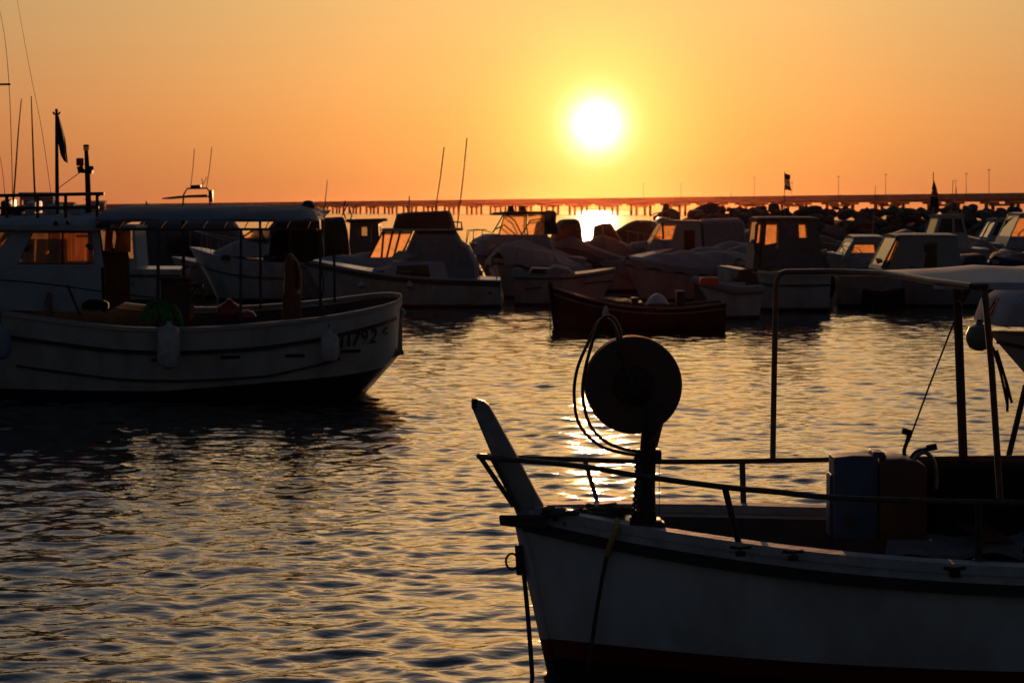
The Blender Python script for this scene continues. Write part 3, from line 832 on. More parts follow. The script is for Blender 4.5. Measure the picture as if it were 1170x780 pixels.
# ------------------------------------------------------------------ the foreground fishing boat
def make_fore():
    Bt = Boat('fishing_boat', 'white wooden fishing boat nearest the camera, bow left, with round net hauler', 591, 1856, 0, 2.0,
              [(0, .80), (.3, .745), (.55, .745), (.72, .785), (.86, .85), (1, .925)], 'fishing boat', d=9.7, rake=.24, p=3.0, mid=.42, draft=.5, ts=.7)
    root = Bt.root; P = Bt.p
    hm = hull_mat('fore_hull_paint', (.50, .53, .57), (.012, .010, .010), .10, stripe=(.09, .205, (.14, .018, .010)), rough=.3)
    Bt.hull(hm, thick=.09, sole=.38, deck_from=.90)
    # planked topsides: faint seams are in the bump; the rails are their own pieces
    cream = mat('gunwale_paint', (.40, .41, .43), .7, spec=.2, noise=.3, scale=10, bump=.3)
    Bt.strake('gunwale', cream, 1.0, out=-.05, dz=.012, flat=(.13, .05), t0=0, t1=.985)
    Bt.strake('rubbing_strake', mat('tarred_wood', (.035, .022, .016), .6, noise=.4, scale=14, bump=.5), .93, out=.022, flat=(.045, .06), t0=0, t1=.997)
    Bt.strake('sheer_plank', cream, .972, out=.006, flat=(.02, .045), t0=0, t1=.99)
    dw = mat('tarred_wood', (.035, .022, .016))
    # projecting cap at the bow
    b = MB(); b.hexa([P(571, 600, -.05), P(571, 600, .05), P(625, 606, .22), P(625, 606, -.22), P(570, 588, -.05), P(570, 588, .05), P(622, 588, .20), P(622, 588, -.20)])
    b.build('bow_cap', dw, root, bevel=.012, smooth=False)
    # stem post: a thick raked plank with a rounded head
    sp = mat('stem_post_paint', (.30, .30, .32), .5, noise=.35, scale=9, bump=.4)
    poly = [(592, 592), (565, 528), (540, 468), (539.5, 458), (545, 457), (553, 459), (559, 464), (567, 478), (590, 520), (612, 562), (628, 590)]
    for nm, pl, m_, y in (('stem_post', poly, sp, .05), ('stem_head', [(541, 470), (538.6, 466), (538.3, 456.5), (546, 456), (544, 466)], dw, .056)):
        b = MB(); f = [P(x, yy, y) for x, yy in pl]; k = [Vector((q.x, -q.y, q.z)) for q in f]; n = len(f)
        b.add(f + k, [tuple(range(n)), tuple(range(2 * n - 1, n - 1, -1))] + [(i, (i + 1) % n, n + (i + 1) % n, n + i) for i in range(n)])
        b.build(nm, m_, root, bevel=.008, ang=30)
    b = MB(); q0 = Bt.pt(1, .98); L_ = [Bt.pt(1, v) for v in (0, .3, .6, .85, .97)]
    b.tube(L_, [.025, .028, .03, .032, .032], 8); b.build('stem', hm, root)
    # ---- railings. z about 1.1 m
    rail = mat('railing_tube', (.10, .075, .06), .5, .4, noise=.5, scale=30, bump=.3)
    near = [P(547, 521, .02), P(570, 524, .13), P(600, 526, .22), P(668, 533, .45), P(727, 543, .62), P(830, 556.5, .80), P(890, 562, .88), P(950, 568, .92), P(1060, 572, .95), P(1170, 574, .96), P(1400, 577, .96)]
    far = [P(547, 521, .02), P(560, 521, -.12), P(600, 523, -.24), P(668, 525, -.45), P(725, 527, -.60), P(830, 527, -.80), P(950, 525, -.90), P(1060, 524, -.93), P(1140, 523, -.93), P(1300, 522, -.93)]
    b = MB(); b.tube(curve(near, 5), .0155, 10); b.tube(curve(far, 5), .0155, 10); ro = b.build('railing', rail, root)

    def stan(a, c, r=.014, foot=True):
        s_ = MB(); s_.tube([a, c], r, 8); o = s_.build('stanchion', rail, ro)
        if foot: MB().lathe([(.035, -.012), (.035, .004), (.02, .012)], c, 'z', 10).build('foot', rail, o)
    stan(P(548, 521, .02), P(587, 578, .05), foot=False); stan(P(562, 523, .08), P(594, 584, .10), foot=False)
    stan(P(668, 525, -.45), P(687, 588, -.33)); stan(P(828, 556, .80), P(846, 629, .66), .017)
    stan(P(848, 527, -.82), P(850, 592, -.74), .018); stan(P(1118, 573, .95), P(1118, 640, .84), .018)
    stan(P(1104, 524, -.93), P(1105, 560, -.88))
    # ---- net hauler: drum on an arm, with hydraulic hoses
    hroot = MB(); iron = mat('dark_iron', (.05, .032, .025), .55, .5, noise=.5, scale=20, bump=.5)
    hroot.tube([P(738, 606, .35), P(738, 560, .35), P(741, 500, .35), P(745, 462, .35)], [.062, .05, .042, .036], 12)
    hroot.build('hauler_post', iron, root)
    MB().box(P(741, 521, .35), (.135, .11, .075)).build('hose_manifold', iron, root, bevel=.01)
    ho = MB(); ho.box(P(738, 598, .35), (.17, .16, .05)).box(P(736, 590, .35), (.12, .12, .08)).box(P(749, 602, .35), (.10, .12, .06))
    ho.build('winch_block', iron, root, bevel=.01)
    c = P(723, 439, .42)
    dr = MB(); rr = .262 * (c - Vector((c.x, c.y, c.z))).length + .2615
    dr.lathe([(.03, -.075), (rr * .55, -.07), (rr * .97, -.062), (rr, -.05), (rr, -.03), (rr * .84, -.012), (rr * .80, 0), (rr * .84, .012), (rr, .03), (rr, .05), (rr * .97, .062), (rr * .55, .07), (.03, .075)], c, 'y', 64)
    do = dr.build('hauler_drum', mat('drum_rubber', (.10, .05, .035), .75, noise=.3, scale=12, bump=.2), root, ang=25)
    MB().lathe([(.11, .066), (.11, .085), (.05, .10), (.05, .12), (.01, .125)], c, 'y', 24).build('hub', iron, do)
    for k in range(6):
        a = k * PI / 3 + .3; MB().lathe([(.012, .08), (.012, .097), (.002, .1)], (c.x + .085 * math.cos(a), c.y, c.z + .085 * math.sin(a)), 'y', 6).build('bolt', iron, do)
    a_ = MB(); a_.bar(P(743, 458, .54), P(741, 492, .50), .05, .03); a_.bar(P(752, 485, .40), P(733, 524, .36), .02, .03); a_.bar(P(756, 478, .3), P(748, 510, .34), .018, .03)
    a_.build('hauler_arm', mat('arm_paint', (.10, .085, .08), .5, .3, noise=.4, scale=20), root, bevel=.004)
    hose = mat('hydraulic_hose', (.018, .013, .012), .5, noise=.3)
    for pts in ([(722, 441, .56), (707, 398, .52), (705, 381, .50), (697, 366, .47), (684, 367, .47), (674.5, 386, .46), (660, 420, .46), (656, 452, .46), (662, 485, .46), (684, 508, .45), (706, 516, .43), (730, 520, .40)],
                [(722, 437, .57), (710, 398, .54), (709, 378, .52), (699, 362, .50), (687, 365, .50), (678, 387, .50), (668, 425, .50), (666, 455, .50), (674, 485, .50), (690, 503, .48), (710, 512, .45), (730, 516, .42)]):
        MB().tube(curve([P(*q) for q in pts], 6), .0095, 8).build('hydraulic_hose', hose, root)
    ch = MB(); pts = [P(727, 522, .44), P(728, 545, .45), P(725, 575, .45), P(722, 600, .43)]; cc = curve(pts, 9)
    for i in range(len(cc) - 1):
        q, q2 = cc[i], cc[i + 1]; ch.tube([q, q.lerp(q2, .5) + Vector((.006 * (-1) ** i, 0, 0)), q2], .010, 6)
    ch.build('chain', iron, root)
    MB().tube([P(753, 525, .38), P(753.5, 590, .38)], .002, 5).build('line', rope_m(), root)
    # tackle heap on the foredeck
    hp = MB(); rg = random.Random(3)
    for k in range(48):
        q = P(rg.uniform(628, 712), rg.uniform(581, 597), rg.uniform(-.25, .2)); rr_ = rg.uniform(.018, .05)
        hp.tube(curve([q + Vector((rg.uniform(-.1, .1), rg.uniform(-.06, .06), rg.uniform(-.01, .02))) for _ in range(5)], 4), rr_ * .45, 6)
    tag(hp.build('rope_heap', rope_m()), 'untidy heap of dark ropes on the foredeck behind the stem post', 'rope')
    bpy.data.objects['rope_heap'].matrix_world = Bt.M
    # ---- canopy
    tub = mat('canopy_tube', (.13, .10, .085), .4, .6, noise=.4, scale=25)
    fr = MB()
    top = [P(883, 523, -.93), P(884.5, 430, -.92), P(886.5, 330, -.92), P(888, 319, -.92), P(891.5, 313, -.915), P(898, 310.5, -.90), P(950, 310, -.70), P(1010, 312, -.35), P(1062, 320.5, .45), P(1110, 327, .85), P(1125, 332, .88), P(1133, 420, .87), P(1143, 572, .86)]
    fr.tube(top, .0175, 10)
    fr.tube([P(898, 311, -.90), P(1060, 310.5, -.90), P(1250, 309, -.90)], .0165, 8)
    fr.tube([P(1112, 327, .86), P(1180, 325, .88), P(1330, 325, .88)], .0165, 8)
    fr.tube([P(1106, 330, -.1), P(1098, 345, -.1)], .02, 8)
    fr.build('canopy_frame', tub, root)
    MB().tube([P(1093, 318, -.3), P(1096, 400, -.3), P(1102, 560, -.3), P(1104, 640, -.3)], .026, 10).build('canopy_post', rusty(), root)
    fab = mat('canopy_fabric', (.42, .43, .45), .75, noise=.22, scale=5, bump=.3, trans=.06)
    rows = []
    for i in range(16):
        u = i / 15
        n_ = P(lerp(1066, 1420, u), lerp(322.5, 324, u), lerp(.5, .92, min(1, u * 5)))
        f_ = P(lerp(1000, 1330, u), lerp(309, 308.5, u), -.92)
        r = []
        for j in range(9):
            v = j / 8; q = f_.lerp(n_, v)
            q.z += (.055 * math.sin(PI * v) + .006 * math.sin(i * 1.9) * math.sin(PI * v)) * min(1, .35 + u * 3)
            r.append(q)
        r.append(n_ + Vector((0, .012, -.035))); r.insert(0, f_ + Vector((0, -.012, -.035)))
        rows.append(r)
    MB().sheet(rows, th=.008).build('canopy_cover', fab, root, ang=60)
    # ---- console, boxes, levers inside the boat
    blue = mat('blue_box_paint', (.035, .075, .15), .5, noise=.3, scale=8, bump=.2); red = mat('brown_box_paint', (.10, .035, .015), .5, noise=.4, scale=8, bump=.2)
    Bt.solid('blue_locker', blue, [(953, 615), (953, 523), (975, 520.5), (1003, 521), (1003, 615)], .02, .20, bevel=.006, taper=1.0)
    Bt.solid('locker_lid', blue, [(997, 519.5), (999, 516), (1010, 516.5), (1013, 521), (1013, 523), (997, 523)], .04, .18, bevel=.004, taper=1.0)
    Bt.solid('locker_step', blue, [(948, 612), (948, 545), (950, 542), (953.2, 542), (953.2, 612)], .03, .15, bevel=.003, taper=1.0)
    Bt.solid('steering_console', red, [(1004.5, 618), (1004.5, 528), (1013, 524), (1030, 523), (1048, 526), (1058, 531), (1060, 537), (1060, 618)], -.1, .22, bevel=.01, taper=.985)
    MB().lathe([(.035, 0), (.035, .012), (.01, .014)], P(972, 597, .245), 'y', 12).build('locker_handle', dw, root)
    Bt.solid('engine_cover', mat('engine_cover_paint', (.03, .018, .02), .9, spec=0, noise=.3), [(1062, 640), (1062, 540), (1085, 535), (1250, 540), (1250, 640)], -.55, .1, bevel=.03, taper=.96)
    for pts, hd in (([(1036, 526, 0), (1033, 516, 0), (1036, 505, 0), (1039, 494, 0)], ((1031, 492, 0), (1042, 495, 0))), ([(1040, 524, .1), (1047, 516, .1), (1056, 514, .1), (1064, 511, .1)], ((1059, 512, .1), (1070, 510, .1)))):
        g = MB(); g.tube(curve([P(*q) for q in pts], 5), .011, 8); lo = g.build('gear_lever', dw, root)
        MB().tube([P(*hd[0]), P(*hd[1])], .018, 10).build('knob', dark(), lo)
    MB().tube(curve([P(1042, 530, .12), P(1048, 520, .12), P(1058, 517, .12), P(1067, 527, .12), P(1070, 545, .12), P(1069, 558, .12)], 6), .012, 8).build('exhaust_hose', steel(), root)
    MB().tube([P(1038, 505, .1), P(1062, 440, .3), P(1090, 368, .6)], .005, 6).build('lashing', rope_m(), root)
    # fittings on the gunwale
    for px, py in ((846, 627), (906, 632), (1091, 651)):
        q = P(px, py, .86 if px < 1000 else .97)
        b = MB(); b.box((q.x, q.y, q.z - .02), (.05, .04, .03)); b.tube([(q.x - .055, q.y, q.z + .012), (q.x, q.y, q.z + .004), (q.x + .055, q.y, q.z + .012)], .010, 8)
        b.build('cleat', iron, root, bevel=.003)
    # thwarts across the open hull
    for x0, x1 in ((1125, 1160),):
        Bt.solid('thwart', wood(), [(x0, 622), (x0, 618), (x1, 618), (x1, 622)], -.8, .75, bevel=.004, taper=1)
    # bow ring and its plate
    b = MB(); b.tube([P(585 + 7 * math.cos(a), 641 + 9 * math.sin(a), .06) for a in [2 * PI * k / 18 for k in range(18)]], .0065, 6, closed=True)
    ring = b.build('mooring_ring', iron, root); s0 = Bt.pt(1, .6)
    MB().hexa([P(590, 657, -.05), P(601, 657, -.05), P(601, 657, .06), P(590, 657, .06), P(588, 622, -.05), P(597, 622, -.05), P(597, 622, .06), P(588, 622, .06)]).build('stem_plate', iron, root, bevel=.01)
    # ropes
    b = MB(); b.tube(curve([P(598, 650, .09), P(602, 690, .10), P(606, 740, .10), P(610, 800, .10)], 6), .013, 8)
    o = b.build('mooring_rope', rope_m()); o.matrix_world = Bt.M; tag(o, 'dark rope hanging straight down from the bow ring of the nearest boat', 'rope')

    def hullpt(px, py, out=.012):
        # where the pixel's ray meets the near side of the hull
        best = None
        for k in range(60):
            nr = k / 59 * 1.0; q = P(px, py, nr); t = q.x / Bt.L + .5 + 0.0
            t = min(max(t, 0), 1); zt = Bt.zs(t); zk = -Bt.draft; v = min(1, max(0, (q.z - zk) / (zt - zk)))
            e = abs(abs(Bt.pt(t, v).y) - nr)
            if best is None or e < best[0]: best = (e, nr)
        q = P(px, py, best[1] + out); return q
    b = MB(); L_ = [hullpt(706, 603, .03) + Vector((0, -.08, .03)), hullpt(705, 604, .03), hullpt(701, 612, .045), hullpt(698, 620, .05), hullpt(694, 633, .03)]
    for i in range(len(L_) - 1): b.bar(L_[i], L_[i + 1], .012, .03)
    b = MB(); b.tube(L_, .017, 8)
    o = b.build('yellow_strap', mat('yellow_webbing', (.42, .30, .05), .8, noise=.3, scale=30)); o.matrix_world = Bt.M; tag(o, 'short yellow rope wound over the gunwale beside the net hauler', 'rope')
    b = MB(); b.tube([hullpt(694, 632, .02), hullpt(688, 660, .02), hullpt(682, 695, .02), hullpt(675, 742, .02), hullpt(672, 765, .02)], .011, 8)
    o = b.build('hanging_rope', rope_m()); o.matrix_world = Bt.M; tag(o, 'dark rope hanging down the white bow below the yellow rope', 'rope')
    # folded tarpaulin beside the console
    tp = MB(); rows = []
    for i in range(14):
        q0, q1 = P(1012 + i * 12, 636 + math.sin(i) * 1.5, .45), P(1014 + i * 12, 619 + 2 * math.sin(i * 1.3), .1)
        rows.append([q0.lerp(q1, j / 6) + Vector((0, 0, .02 * math.sin(j * 1.7 + i * .8))) for j in range(7)])
    tp.sheet(rows, th=.03); o = tp.build('folded_tarpaulin', grey_cloth()); o.matrix_world = Bt.M
    tag(o, 'crumpled pale tarpaulin lying inside the nearest boat below the console', 'tarpaulin')
    return Bt


FORE = make_fore()
# ------------------------------------------------------------------ the white fishing boat on the left
def make_left():
    Bt = Boat('fishing_boat', 'white fishing boat on the left with wheelhouse, grey canopy and hull number 11792', -240, 460, 0, 2.6,
              [(0, 1.34), (.06, 1.27), (.13, 1.18), (.3, 1.06), (.42, 1.065), (.51, 1.15), (.65, 1.31), (.8, 1.55), (1, 1.95)], 'fishing boat', d=25.9, rake=.7, p=2.6, mid=.40, draft=.45,
              heel=-.06, ts=.92, round_stern=.12, over=.05, keel_up=.54, ku_r=.11)
    root = Bt.root; P = Bt.p
    hm = hull_mat('left_hull_paint', (.44, .45, .45), (.035, .014, .010), .19, rough=.35)
    # antifouling climbs towards the stern
    nt = hm.node_tree; s_ = [n for n in nt.nodes if n.type == 'SEPXYZ'][0]; lt = [n for n in nt.nodes if n.type == 'MATH' and n.operation == 'LESS_THAN'][-1]
    a = nt.nodes.new('ShaderNodeMath'); a.operation = 'MULTIPLY_ADD'; nt.links.new(s_.outputs['X'], a.inputs[0]); a.inputs[1].default_value = -.085; a.inputs[2].default_value = -.085 * (Bt.L / 2 - 3.2)
    mx = nt.nodes.new('ShaderNodeMath'); mx.operation = 'MAXIMUM'; nt.links.new(a.outputs[0], mx.inputs[0]); mx.inputs[1].default_value = 0
    ad = nt.nodes.new('ShaderNodeMath'); nt.links.new(mx.outputs[0], ad.inputs[0]); ad.inputs[1].default_value = .18; nt.links.new(ad.outputs[0], lt.inputs[1])
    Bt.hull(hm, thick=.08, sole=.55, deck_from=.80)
    cream = mat('left_gunwale_paint', (.36, .34, .32), .6, spec=.2, noise=.25, scale=8, bump=.3)
    Bt.strake('gunwale', cream, 1.0, out=-.04, dz=.012, flat=(.14, .05), t0=0.0005, t1=.99)
    dk = mat('dark_strake_paint', (.02, .018, .02), .5, noise=.3)
    Bt.strake('rubbing_strake', dk, -.31, out=.02, flat=(.05, .05), t0=0.0005, t1=.995)
    Bt.strake('strake', dk, -.72, out=.012, flat=(.03, .03), t0=.10, t1=.60)

    def hullpt(px, py, out=.012):
        best = None
        for k in range(140):
            nr = k / 139 * 1.32; q = P(px, py, nr); t = q.x / Bt.L + .5; t = min(max(t, 0), 1)
            zt = Bt.zs(t); zk = Bt.zk(t); v = min(1, max(0, (q.z - zk) / (zt - zk)))
            e = abs(abs(Bt.pt(t, v).y) - nr)
            if best is None or e < best[0]: best = (e, nr)
        return P(px, py, best[1] + out)
    # freeing ports
    for px, py in ((263, 410), (337, 408), (401, 403), (184, 413)):
        b = MB(); L_ = [hullpt(px - 11, py, .004), hullpt(px + 11, py - .6, .004), hullpt(px + 11, py - 4, .004), hullpt(px - 11, py - 3.4, .004)]
        b.hexa([q - Vector((0, .01 * Bt.sg, 0)) for q in L_] + [q + Vector((0, .010 * Bt.sg, 0)) for q in L_]); b.build('freeing_port', dk, root, smooth=False)
    # number on the quarter, letter by letter along the hull
    num = mat('number_paint', (.02, .02, .02), .6, noise=.2)
    for ch, px, py in (('1', 390.5, 397), ('1', 398, 396), ('7', 406, 394.7), ('9', 415.5, 393), ('2', 426, 391.5)):
        cu = bpy.data.curves.new('number', 'FONT'); cu.body = ch; cu.size = .29; cu.extrude = .006; cu.offset = .003; cu.align_x = 'CENTER'
        o = bpy.data.objects.new('number', cu); C.objects.link(o); cu.materials.append(num)
        dg = bpy.context.evaluated_depsgraph_get(); me = bpy.data.meshes.new_from_object(o.evaluated_get(dg)); bpy.data.objects.remove(o)
        me.name = 'number'; o = bpy.data.objects.new('number', me); C.objects.link(o); o.parent = root
        q = hullpt(px, py, .034); ql = hullpt(px - 4, py, .010); qr = hullpt(px + 4, py, .010); qu = hullpt(px, py - 10, .010)
        x = (qr - ql).normalized(); u = (qu - q).normalized(); z = x.cross(u).normalized(); u = z.cross(x)
        mm = Matrix((x, u, z)).transposed().to_4x4(); mm.translation = q; o.matrix_local = mm @ Matrix.Diagonal((.8, 1, 1, 1))
    b = MB()
    for a_, c in (((438, 378), (442, 374)), ((438, 379), (443, 381))): b.bar(hullpt(*a_, .012), hullpt(*c, .012), .012, .018)
    b.build('worn_emblem', num, root)
    # rudder head and small fittings under the counter
    b = MB()
    b.tube([P(430, 408, 0), P(446, 409, 0), P(447, 413, 0), P(443, 419, 0)], [.04, .035, .03, .01], 8); b.tube([P(444, 404, 0), P(461, 402, 0)], .035, 8)
    b.build('rudder', dk, root)
    MB().tube([P(452, 374, .2), P(462, 356, 0.0), P(458, 353, -.2)], .03, 8).build('stern_fitting', cream, root)
    # ---- wheelhouse
    wp = mat('wheelhouse_paint', (.33, .37, .41), .7, spec=0, noise=.2, scale=4, bump=.1)
    G = glass_mat('wheelhouse_glass', (.86, .78, .68), dirt=.10)
    hf = .85
    def mirror(q): return Vector((q.x, -q.y, q.z))
    b = MB(); wins = []
    hol = [(.06, .262, .10, .93), (.44, .938, .07, .93)]
    UL = P(-60, 305, hf), P(119, 305, hf), P(113, 262, hf * .9), P(-20, 262, hf * .9)
    wins += b.panel(*UL, hol, .045)
    wins += b.panel(mirror(UL[1]), mirror(UL[0]), mirror(UL[3]), mirror(UL[2]), [(1 - h[1], 1 - h[0], h[2], h[3]) for h in hol], .045)
    wins += b.panel(mirror(UL[0]), UL[0], UL[3], mirror(UL[3]), [(.06, .47, .15, .9), (.53, .94, .15, .9)], .045)
    # lower house
    a0, a1 = P(-95, 352, hf), P(121, 357, hf)
    b.panel(a0, a1, UL[1], UL[0], (), .045); b.panel(mirror(a1), mirror(a0), mirror(UL[0]), mirror(UL[1]), (), .045)
    b.panel(mirror(a0), a0, UL[0], mirror(UL[0]), (), .045); 
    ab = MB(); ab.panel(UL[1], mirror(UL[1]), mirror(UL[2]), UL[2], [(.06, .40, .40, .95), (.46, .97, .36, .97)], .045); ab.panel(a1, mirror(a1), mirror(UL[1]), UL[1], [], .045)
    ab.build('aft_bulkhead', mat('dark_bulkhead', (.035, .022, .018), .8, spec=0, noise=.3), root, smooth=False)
    for qd in ([P(119.5, 286, .80), P(127, 288, .38), P(129, 264, .38), P(121, 264, .78)], [P(130.5, 288, .20), P(149, 288, -.83), P(149, 263, -.80), P(134, 263, .20)]):
        g = MB(); g.hexa([q - Vector((.004, 0, 0)) for q in qd] + [q + Vector((.004, 0, 0)) for q in qd]); g.build('screen', amber(), root, smooth=False)
    house = b.build('wheelhouse', wp, root, smooth=False, bevel=.004)
    for q4 in wins:
        nn = (q4[1] - q4[0]).cross(q4[3] - q4[0]).normalized() * .004
        g = MB(); g.hexa([q - nn for q in q4] + [q + nn for q in q4]); wo = g.build('window', G, house, smooth=False)
        MB().tube(q4, .018, 6, closed=True).build('frame', dark(), wo)
    # glazing bar
    MB().bar(P(71, 302, hf + .01), P(71.5, 264, hf * .9 + .01), .035, .02).build('window_bar', dark(), house)
    for a_, c in (((30, 287), (35, 280)), ((104, 285), (99, 279))): MB().bar(P(*a_, hf + .03), P(*c, hf + .03), .08, .04).build('window_catch', dark(), house)
    # curtains inside
    cur = mat('curtain_cloth', (.80, .42, .20), .9, noise=.35, scale=10, trans=.8, stretch=(6, 6, .3)); cur2 = mat('brown_curtain_cloth', (.34, .13, .07), .9, noise=.3, scale=9, trans=.6, stretch=(6, 6, .3))
    for x0, x1, m_, nr in ((56, 70, cur2, .72), (73, 84, cur, .72), (84, 100, cur, .70), (100, 106, cur2, .72), (40, 54, cur, -.70), (76, 108, cur, -.72), (-40, 2, cur2, -.7), (60, 74, cur2, -.71)):
        rows = []
        n = 18
        for v in range(5):
            rows.append([P(lerp(x0, x1, k / n), lerp(266, 304, v / 4), nr) + Vector((0, .02 * math.sin(k * 1.7 + v * .2), 0)) for k in range(n + 1)])
        MB().sheet(rows).build('curtain', m_, house)
    # roof: thick with a rounded brow aft
    b = MB(); rows = []
    prof = [(-40, 262, 249), (-10, 262, 247.5), (60, 263, 246.5), (112, 263, 247), (128, 261, 250), (132, 260, 255)]
    for x, yb, yt in prof:
        zb, zt = P(x, yb, hf).z, P(x, yt, hf * .4).z; xx = P(x, 255, hf).x; w_ = hf + .06 - (.10 if x > 130 else 0)
        rows.append([(xx, k * w_, z) for k, z in ((-1, zb), (-1.0, lerp(zb, zt, .45)), (-.86, lerp(zb, zt, .8)), (-.5, zt), (0, zt + .02), (.5, zt), (.86, lerp(zb, zt, .8)), (1.0, lerp(zb, zt, .45)), (1, zb), (0, zb), (-1, zb))])
    b.sheet(rows); n = len(rows[0]) - 1
    b.add(rows[0][:-1], [tuple(range(n))]); b.add(rows[-1][:-1], [tuple(range(n))]); b.build('roof', wp, root, ang=50)
    for x0, x1, y in ((108, 125, 257), (60, 66, 254), (74, 79, 253)):
        Bt.solid('roof_vent', dk, [(x0, y + 3), (x0 + 2, y - 2), (x1 - 1, y - 2), (x1, y + 3)], hf + .02, hf + .09, bevel=.004)
    # roof rail
    rl = mat('roof_rail_tube', (.05, .04, .035), .5, .4, noise=.4)
    b = MB()
    for nr, dz in ((.72, 0), (-.72, 0)):
        b.tube([P(-60, 224.5, nr), P(20, 223.2, nr), P(119, 221.3, nr)], .024, 8); b.tube([P(-60, 238, nr), P(113, 237, nr)], .02, 8)
        for x in (8, 43, 75, 111, -30): b.tube([P(x, 249, nr), P(x, 222.8, nr)], .022, 8)
    for x in (-60, 113): b.tube([P(x, 223, .72), P(x, 223, -.72)], .02, 8)
    b.build('roof_rail', rl, root)
    # things stowed on the roof
    for x0, x1, y0, m_ in ((0, 8, 229, dk), (28, 38, 231, cream), (52, 62, 234, wp), (80, 92, 236, wp), (14, 24, 236, blue_cloth())):
        Bt.solid('roof_locker', m_, [(x0, 249), (x0, y0), (x1, y0), (x1, 249)], -.3, .25, bevel=.02)
    # flag staff with a furled dark flag and star-shaped finial
    st = MB().tube([P(65.5, 249, .1), P(65, 190, .1), P(64.5, 130, .1)], [.030, .026, .020], 8).build('flagstaff', rl, root)
    b = MB(); b.tube([P(64.5, 131, .1), P(64.5, 124.5, .1)], .02, 6); b.tube([P(60.5, 128, .1), P(62, 130.5, .1), P(67, 130.5, .1), P(68.5, 128, .1)], .014, 6); b.build('finial', rl, st)
    rows = []
    E = [(65.3, 66.5, 132), (65.5, 68.5, 138), (65.6, 71.5, 148), (66, 74, 158), (67.5, 75.5, 168), (69.5, 77, 178), (73, 77.6, 184)]
    for i, (l, r_, y) in enumerate(E): rows.append([P(lerp(l, r_, j / 8), y + 2.5 * (j / 8) * (i > 4), .1 + .09 * math.sin(j * 1.25 + i * .4) * (j / 8)) for j in range(9)])
    MB().sheet(rows, th=.006).build('flag', dark_flag, st)
    MB().tube([P(65.5, 216, .1), P(91, 197.5, .1)], .006, 5).build('stay', rope_m(), st)
    # navigation light mast
    m_ = MB(); m_.tube([P(101.5, 249, -.1), P(100, 200, -.1), P(98.5, 172, -.1)], [.042, .038, .028], 10); m_.bar(P(90, 195, -.1), P(106, 196.5, -.1), .12, .055).tube([P(91, 190, -.1), P(93, 197, -.1)], .045, 8); mo = m_.build('light_mast', rl, root)
    MB().lathe([(.035, 0), (.04, .02), (.04, .055), (.03, .065)], P(98.5, 172, -.1), 'z', 14).build('lamp', mat('frosted_lamp', (.7, .6, .45), .3, trans=.6), mo)
    MB().lathe([(.045, 0), (.045, .018), (.02, .03)], P(98.5, 167.5, -.1), 'z', 14).build('lamp_cap', rl, mo)
    MB().lathe([(.05, 0), (.055, .02), (.055, .09), (.045, .11)], P(91.5, 189.5, -.1), 'z', 14).build('lamp', mat('red_lens', (.30, .02, .01), .25, trans=.5), mo)
    MB().lathe([(.04, 0), (.045, .02), (.045, .05), (.03, .06)], P(103.5, 194.5, -.1), 'z', 14).build('lamp', rl, mo)
    # whip aerials
    for pts, r_ in (([(14, 249), (17.5, 200), (21, 150), (24.5, 113)], .014), ([(41, 249), (38.8, 200), (37, 150), (35.7, 110)], .016), ([(15, 249), (12.5, 150), (10, 92), (5, 40), (-2, 5)], .006), ([(62, 249), (48, 150), (36, 90), (24, 25), (18, -10)], .004), ([(8, 249), (2, 190), (-8, 150)], .005)):
        b = MB(); c = curve([P(*q, .0) for q in pts], 6); b.tube(c, [lerp(r_, r_ * .45, k / (len(c) - 1)) for k in range(len(c))], 6); b.build('aerial', rl, root)
    MB().bar(P(-3, 96.5, 0), P(12.5, 96.5, 0), .02, .03).build('aerial_crossbar', rl, root)
    # ---- canopy over the working deck
    cf = mat('left_canopy_fabric', (.15, .175, .21), .85, spec=.1, noise=.25, scale=4, bump=.3)
    rows = []
    X = [118, 124, 135, 160, 200, 240, 280, 320, 345, 356, 363, 366]
    for i, x in enumerate(X):
        e = 0 if 3 <= i <= 8 else (min(i, 3) / 3 if i < 3 else 1 - (i - 8) / 3.4)
        if 3 <= i <= 8: e = 1
        zr = P(200, 235.5, 0).z; ze = P(200, 250.5, 1.0).z; r = []
        xx = P(x, 250, .5).x; lo = 1 - e
        for k in range(-8, 9):
            v = k / 8; z = lerp(zr, ze, abs(v) ** 2.6) - lo * (.03 if i < 3 else .20) * (1 - abs(v) ** 2) + (.012 * math.sin(i * 2.1 + k)); r.append((xx, v * 1.0, z))
        rows.append([(xx, -1.0, ze - .03 - .01 * math.sin(i))] + r + [(xx, 1.0, ze - .03 + .01 * math.sin(i * 1.7))])
    MB().sheet(rows, th=.012).build('canopy_cover', cf, root, ang=60)
    fr = MB(); tb = mat('left_canopy_tube', (.07, .07, .075), .8, .0, spec=.1, noise=.3)
    for nr in (.98, -.98):
        fr.tube([P(122, 262, nr), P(362, 262, nr)], .018, 8)
        for x, yb in ((181, 370), (275.5, 368), (366, 360)):
            q = P(x, 262, .98); q.y = nr * Bt.sg; z = Bt.zs(q.x / Bt.L + .5); fr.tube([q, (q.x + (.01 if x != 366 else 0), q.y * 1.08, z)], .024 if x < 200 else .019, 8)
    for x in range(135, 365, 24):
        q = P(x, 262, .98); fr.tube([(q.x, k * .98 / 5, q.z + .10 * (1 - abs(k / 5) ** 2.6)) for k in range(-5, 6)], .007, 6)
    fr.build('canopy_frame', tb, root)
    MB().lathe([(.05, 0), (.09, .02), (.10, .09), (.06, .14), (.02, .15)], P(352, 241, -.2), 'z', 12).build('horn', dk, root)
